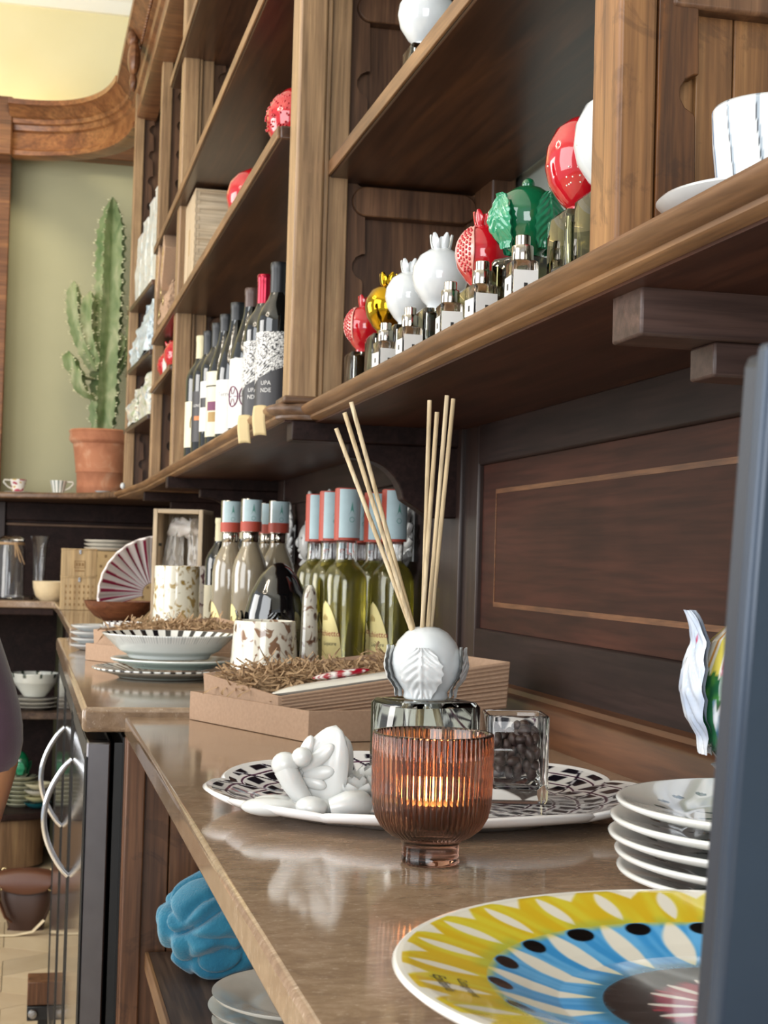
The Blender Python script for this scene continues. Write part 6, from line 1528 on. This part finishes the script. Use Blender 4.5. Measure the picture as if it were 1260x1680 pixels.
# ================================================================== person at the left edge, elbow just in view
pe = thing('person', 'person at the left edge in a dark plum top, only the bent elbow in view', 'person', (-0.222, 1.56, 0.0))
def skinned(name, verts, edges, radii, mat, parent, sub=2):
    me = bpy.data.meshes.new(name); me.from_pydata(verts, edges, []); o = bpy.data.objects.new(name, me); COL.objects.link(o); o.parent = parent
    md = o.modifiers.new('skin', 'SKIN'); md.use_smooth_shade = True
    for v, r in zip(me.skin_vertices[0].data, radii): v.radius = (r, r) if not isinstance(r, tuple) else r
    me.skin_vertices[0].data[0].use_root = True
    s = o.modifiers.new('sub', 'SUBSURF'); s.levels = sub; s.render_levels = sub
    me.materials.append(mat); return o
# body (skin) pelvis-rooted; person faces +Y, leaning a little
V = [(0, 0, 0.80), (0, 0.01, 0.92), (0, 0.015, 1.06), (0, 0.02, 1.19), (0, 0.02, 1.265), (0, 0.03, 1.31),
     (0.075, 0, 0.74), (0.085, 0.015, 0.42), (0.09, 0.0, 0.075), (0.09, 0.10, 0.030), (-0.075, 0, 0.74), (-0.085, 0.015, 0.42), (-0.09, 0.0, 0.075), (-0.09, 0.10, 0.030),
     (0.105, 0.005, 1.205), (0.199, -0.060, 0.922), (0.165, 0.005, 0.790), (0.140, 0.09, 0.69), (-0.13, 0.005, 1.215), (-0.195, -0.03, 0.96), (-0.16, 0.11, 0.80), (-0.10, 0.20, 0.72), (0.139, -0.033, 1.07)]
E_ = [(0, 1), (1, 2), (2, 3), (3, 4), (4, 5), (0, 6), (6, 7), (7, 8), (8, 9), (0, 10), (10, 11), (11, 12), (12, 13), (3, 14), (14, 22), (22, 15), (15, 16), (16, 17), (3, 18), (18, 19), (19, 20), (20, 21)]
RD = [(0.135, 0.095), (0.115, 0.085), (0.125, 0.09), (0.120, 0.085), 0.05, 0.047, 0.078, 0.05, 0.036, 0.034, 0.078, 0.05, 0.036, 0.034, 0.046, 0.033, 0.032, 0.024, 0.046, 0.033, 0.032, 0.024, 0.036]
body = skinned('body', V, E_, RD, M['skin'], pe)
# clothing: plum top with sleeves ending below the elbow, dark trousers
tv = [(0, 0, 0.77), (0, 0.01, 0.95), (0, 0.015, 1.07), (0, 0.02, 1.19), (0.105, 0.005, 1.210), (0.139, -0.033, 1.070), (0.1985, -0.062, 0.930), (0.188, -0.042, 0.882), (-0.13, 0.005, 1.220), (-0.165, -0.02, 1.08), (-0.195, -0.032, 0.955), (-0.178, 0.040, 0.875)]
te = [(0, 1), (1, 2), (2, 3), (3, 4), (4, 5), (5, 6), (6, 7), (3, 8), (8, 9), (9, 10), (10, 11)]
skinned('plum_top', tv, te, [(0.165, 0.122), (0.136, 0.102), (0.138, 0.102), (0.130, 0.095), 0.058, 0.044, 0.037, 0.036, 0.058, 0.044, 0.037, 0.036], M['plum'], pe)
skinned('trousers', [(0, 0, 0.86), (0, 0, 0.80), (0.078, 0, 0.72), (0.086, 0.015, 0.42), (0.09, 0.0, 0.10), (-0.078, 0, 0.72), (-0.086, 0.015, 0.42), (-0.09, 0.0, 0.10)], [(0, 1), (1, 2), (2, 3), (3, 4), (1, 5), (5, 6), (6, 7)], [(0.14, 0.10), (0.148, 0.108), 0.092, 0.066, 0.056, 0.092, 0.066, 0.056], M['trouser'], pe)
for sx in (-1, 1):
    MB().ell((sx*0.09, 0.05, 0.036), (0.043, 0.115, 0.036), 20, 12).build('shoe', M['leather2'], pe, smooth=80)
    # hand: palm and five bent fingers
    wx = Vector((0.140, 0.09, 0.69)) if sx > 0 else Vector((-0.10, 0.20, 0.72)); d = (wx-(Vector((0.165, 0.005, 0.790)) if sx > 0 else Vector((-0.16, 0.11, 0.80)))).normalized(); sd_ = d.cross(Vector((0, 0, 1))).normalized(); nn = sd_.cross(d)
    hv = [wx, wx+d*0.045, ]; he = [(0, 1)]; hr = [(0.026, 0.017), (0.034, 0.015)]
    for i in range(4):
        b = wx+d*0.075+sd_*(0.012*(1.5-i)*1.35); L = (0.066, 0.074, 0.070, 0.054)[i]; k = len(hv)
        hv += [b, b+d*L*0.5-nn*0.006, b+d*L-nn*0.024]; he += [(1, k), (k, k+1), (k+1, k+2)]; hr += [0.0095, 0.0085, 0.007]
    k = len(hv); tb_ = wx+d*0.028+sd_*0.030; hv += [tb_, tb_+d*0.028+sd_*0.016-nn*0.010, tb_+d*0.052+sd_*0.018-nn*0.020]; he += [(0, k), (k, k+1), (k+1, k+2)]; hr += [0.012, 0.010, 0.008]
    skinned('hand', [tuple(v) for v in hv], he, hr, M['skin'], pe, 1)
hd_ = MB().ell((0, 0.045, 1.415), (0.072, 0.090, 0.108), 32, 22)
hd_.ell((0, 0.135, 1.405), (0.012, 0.018, 0.022), 12, 8).ell((0, 0.128, 1.370), (0.022, 0.010, 0.007), 12, 6).ell((0, 0.115, 1.335), (0.026, 0.022, 0.018), 12, 8)
for sx in (-1, 1): hd_.ell((sx*0.073, 0.035, 1.41), (0.010, 0.018, 0.030), 12, 8)
hd_.build('head', M['skin'], pe, smooth=80)
for sx in (-1, 1): MB().ell((sx*0.030, 0.122, 1.425), (0.012, 0.009, 0.007), 12, 8).build('eye', M['glaze'], pe, smooth=80); MB().ell((sx*0.030, 0.130, 1.425), (0.005, 0.003, 0.005), 10, 6).build('iris', M['ink'], pe, smooth=80)
MB().ell((0, 0.022, 1.440), (0.084, 0.095, 0.108), 32, 20, Matrix.Rotation(R(14), 3, 'X'), 0.08, 3).ell((0, -0.035, 1.36), (0.070, 0.050, 0.10), 24, 16, None, 0.1, 5).build('hair', M['hair'], pe, smooth=80)

# ================================================================== lamps of the room
lampset = [(-1.45+0.34*cos(TAU*k/9), 2.1+0.34*sin(TAU*k/9), 2.55+0.12*(k % 2)) for k in range(9)]
ch = thing('chandelier', 'ring chandelier with small globe bulbs hanging over the aisle', 'lamp', (-1.45, 2.1, 2.55))
MB().tube([(0.34*cos(TAU*k/36), 0.34*sin(TAU*k/36), 0.02) for k in range(37)], 0.010, 8).tube([(-0.34, 0, 0.02), (0.34, 0, 0.02)], 0.008, 8).tube([(0, 0, 0.02), (0, 0, 0.81)], 0.008, 8).build('frame', M['gilt'], ch)
bulb = emit('bulb_glow', 'ffe9c8', 26)
for k in range(9):
    a = TAU*k/9; MB().ell((0.34*cos(a), 0.34*sin(a), 0.065), (0.026, 0.026, 0.026), 16, 10).build('bulb', bulb, ch, smooth=80)
    l = bpy.data.lights.new('bulb_light', 'POINT'); l.energy = 2.2; l.color = (1.0, 0.90, 0.76); l.shadow_soft_size = 0.03
    o = bpy.data.objects.new('bulb_light', l); COL.objects.link(o); o.parent = ch; o.location = (0.34*cos(a), 0.34*sin(a), 0.14)
# warm strip lamps lying on top of the crown moulding wash the upper wall
cv = thing('cove_lamp', 'warm strip lamp lying behind the curved crown moulding', 'lamp', (-0.25, 6.02, 2.735))
MB().box(-0.9, 0.42, -0.02, 0.02, 0.0, 0.012).build('housing', M['label'], cv)
MB().box(-0.9, 0.42, -0.012, 0.012, 0.0121, 0.018).build('diffuser', emit('warm_strip', 'ffdf96', 9), cv)
# small spot above the corner that throws the cactus shadow
spt = bpy.data.lights.new('corner_spot', 'SPOT'); spt.energy = 26; spt.color = (1.0, 0.88, 0.62); spt.spot_size = R(75); spt.spot_blend = 0.6; spt.shadow_soft_size = 0.15
so_ = bpy.data.objects.new('corner_spot', spt); COL.objects.link(so_); so_.location = (0.10, 5.05, 3.15); so_.rotation_euler = (Vector((0.05, 6.0, 1.7))-Vector((0.10, 5.05, 3.15))).to_track_quat('-Z', 'Y').to_euler()
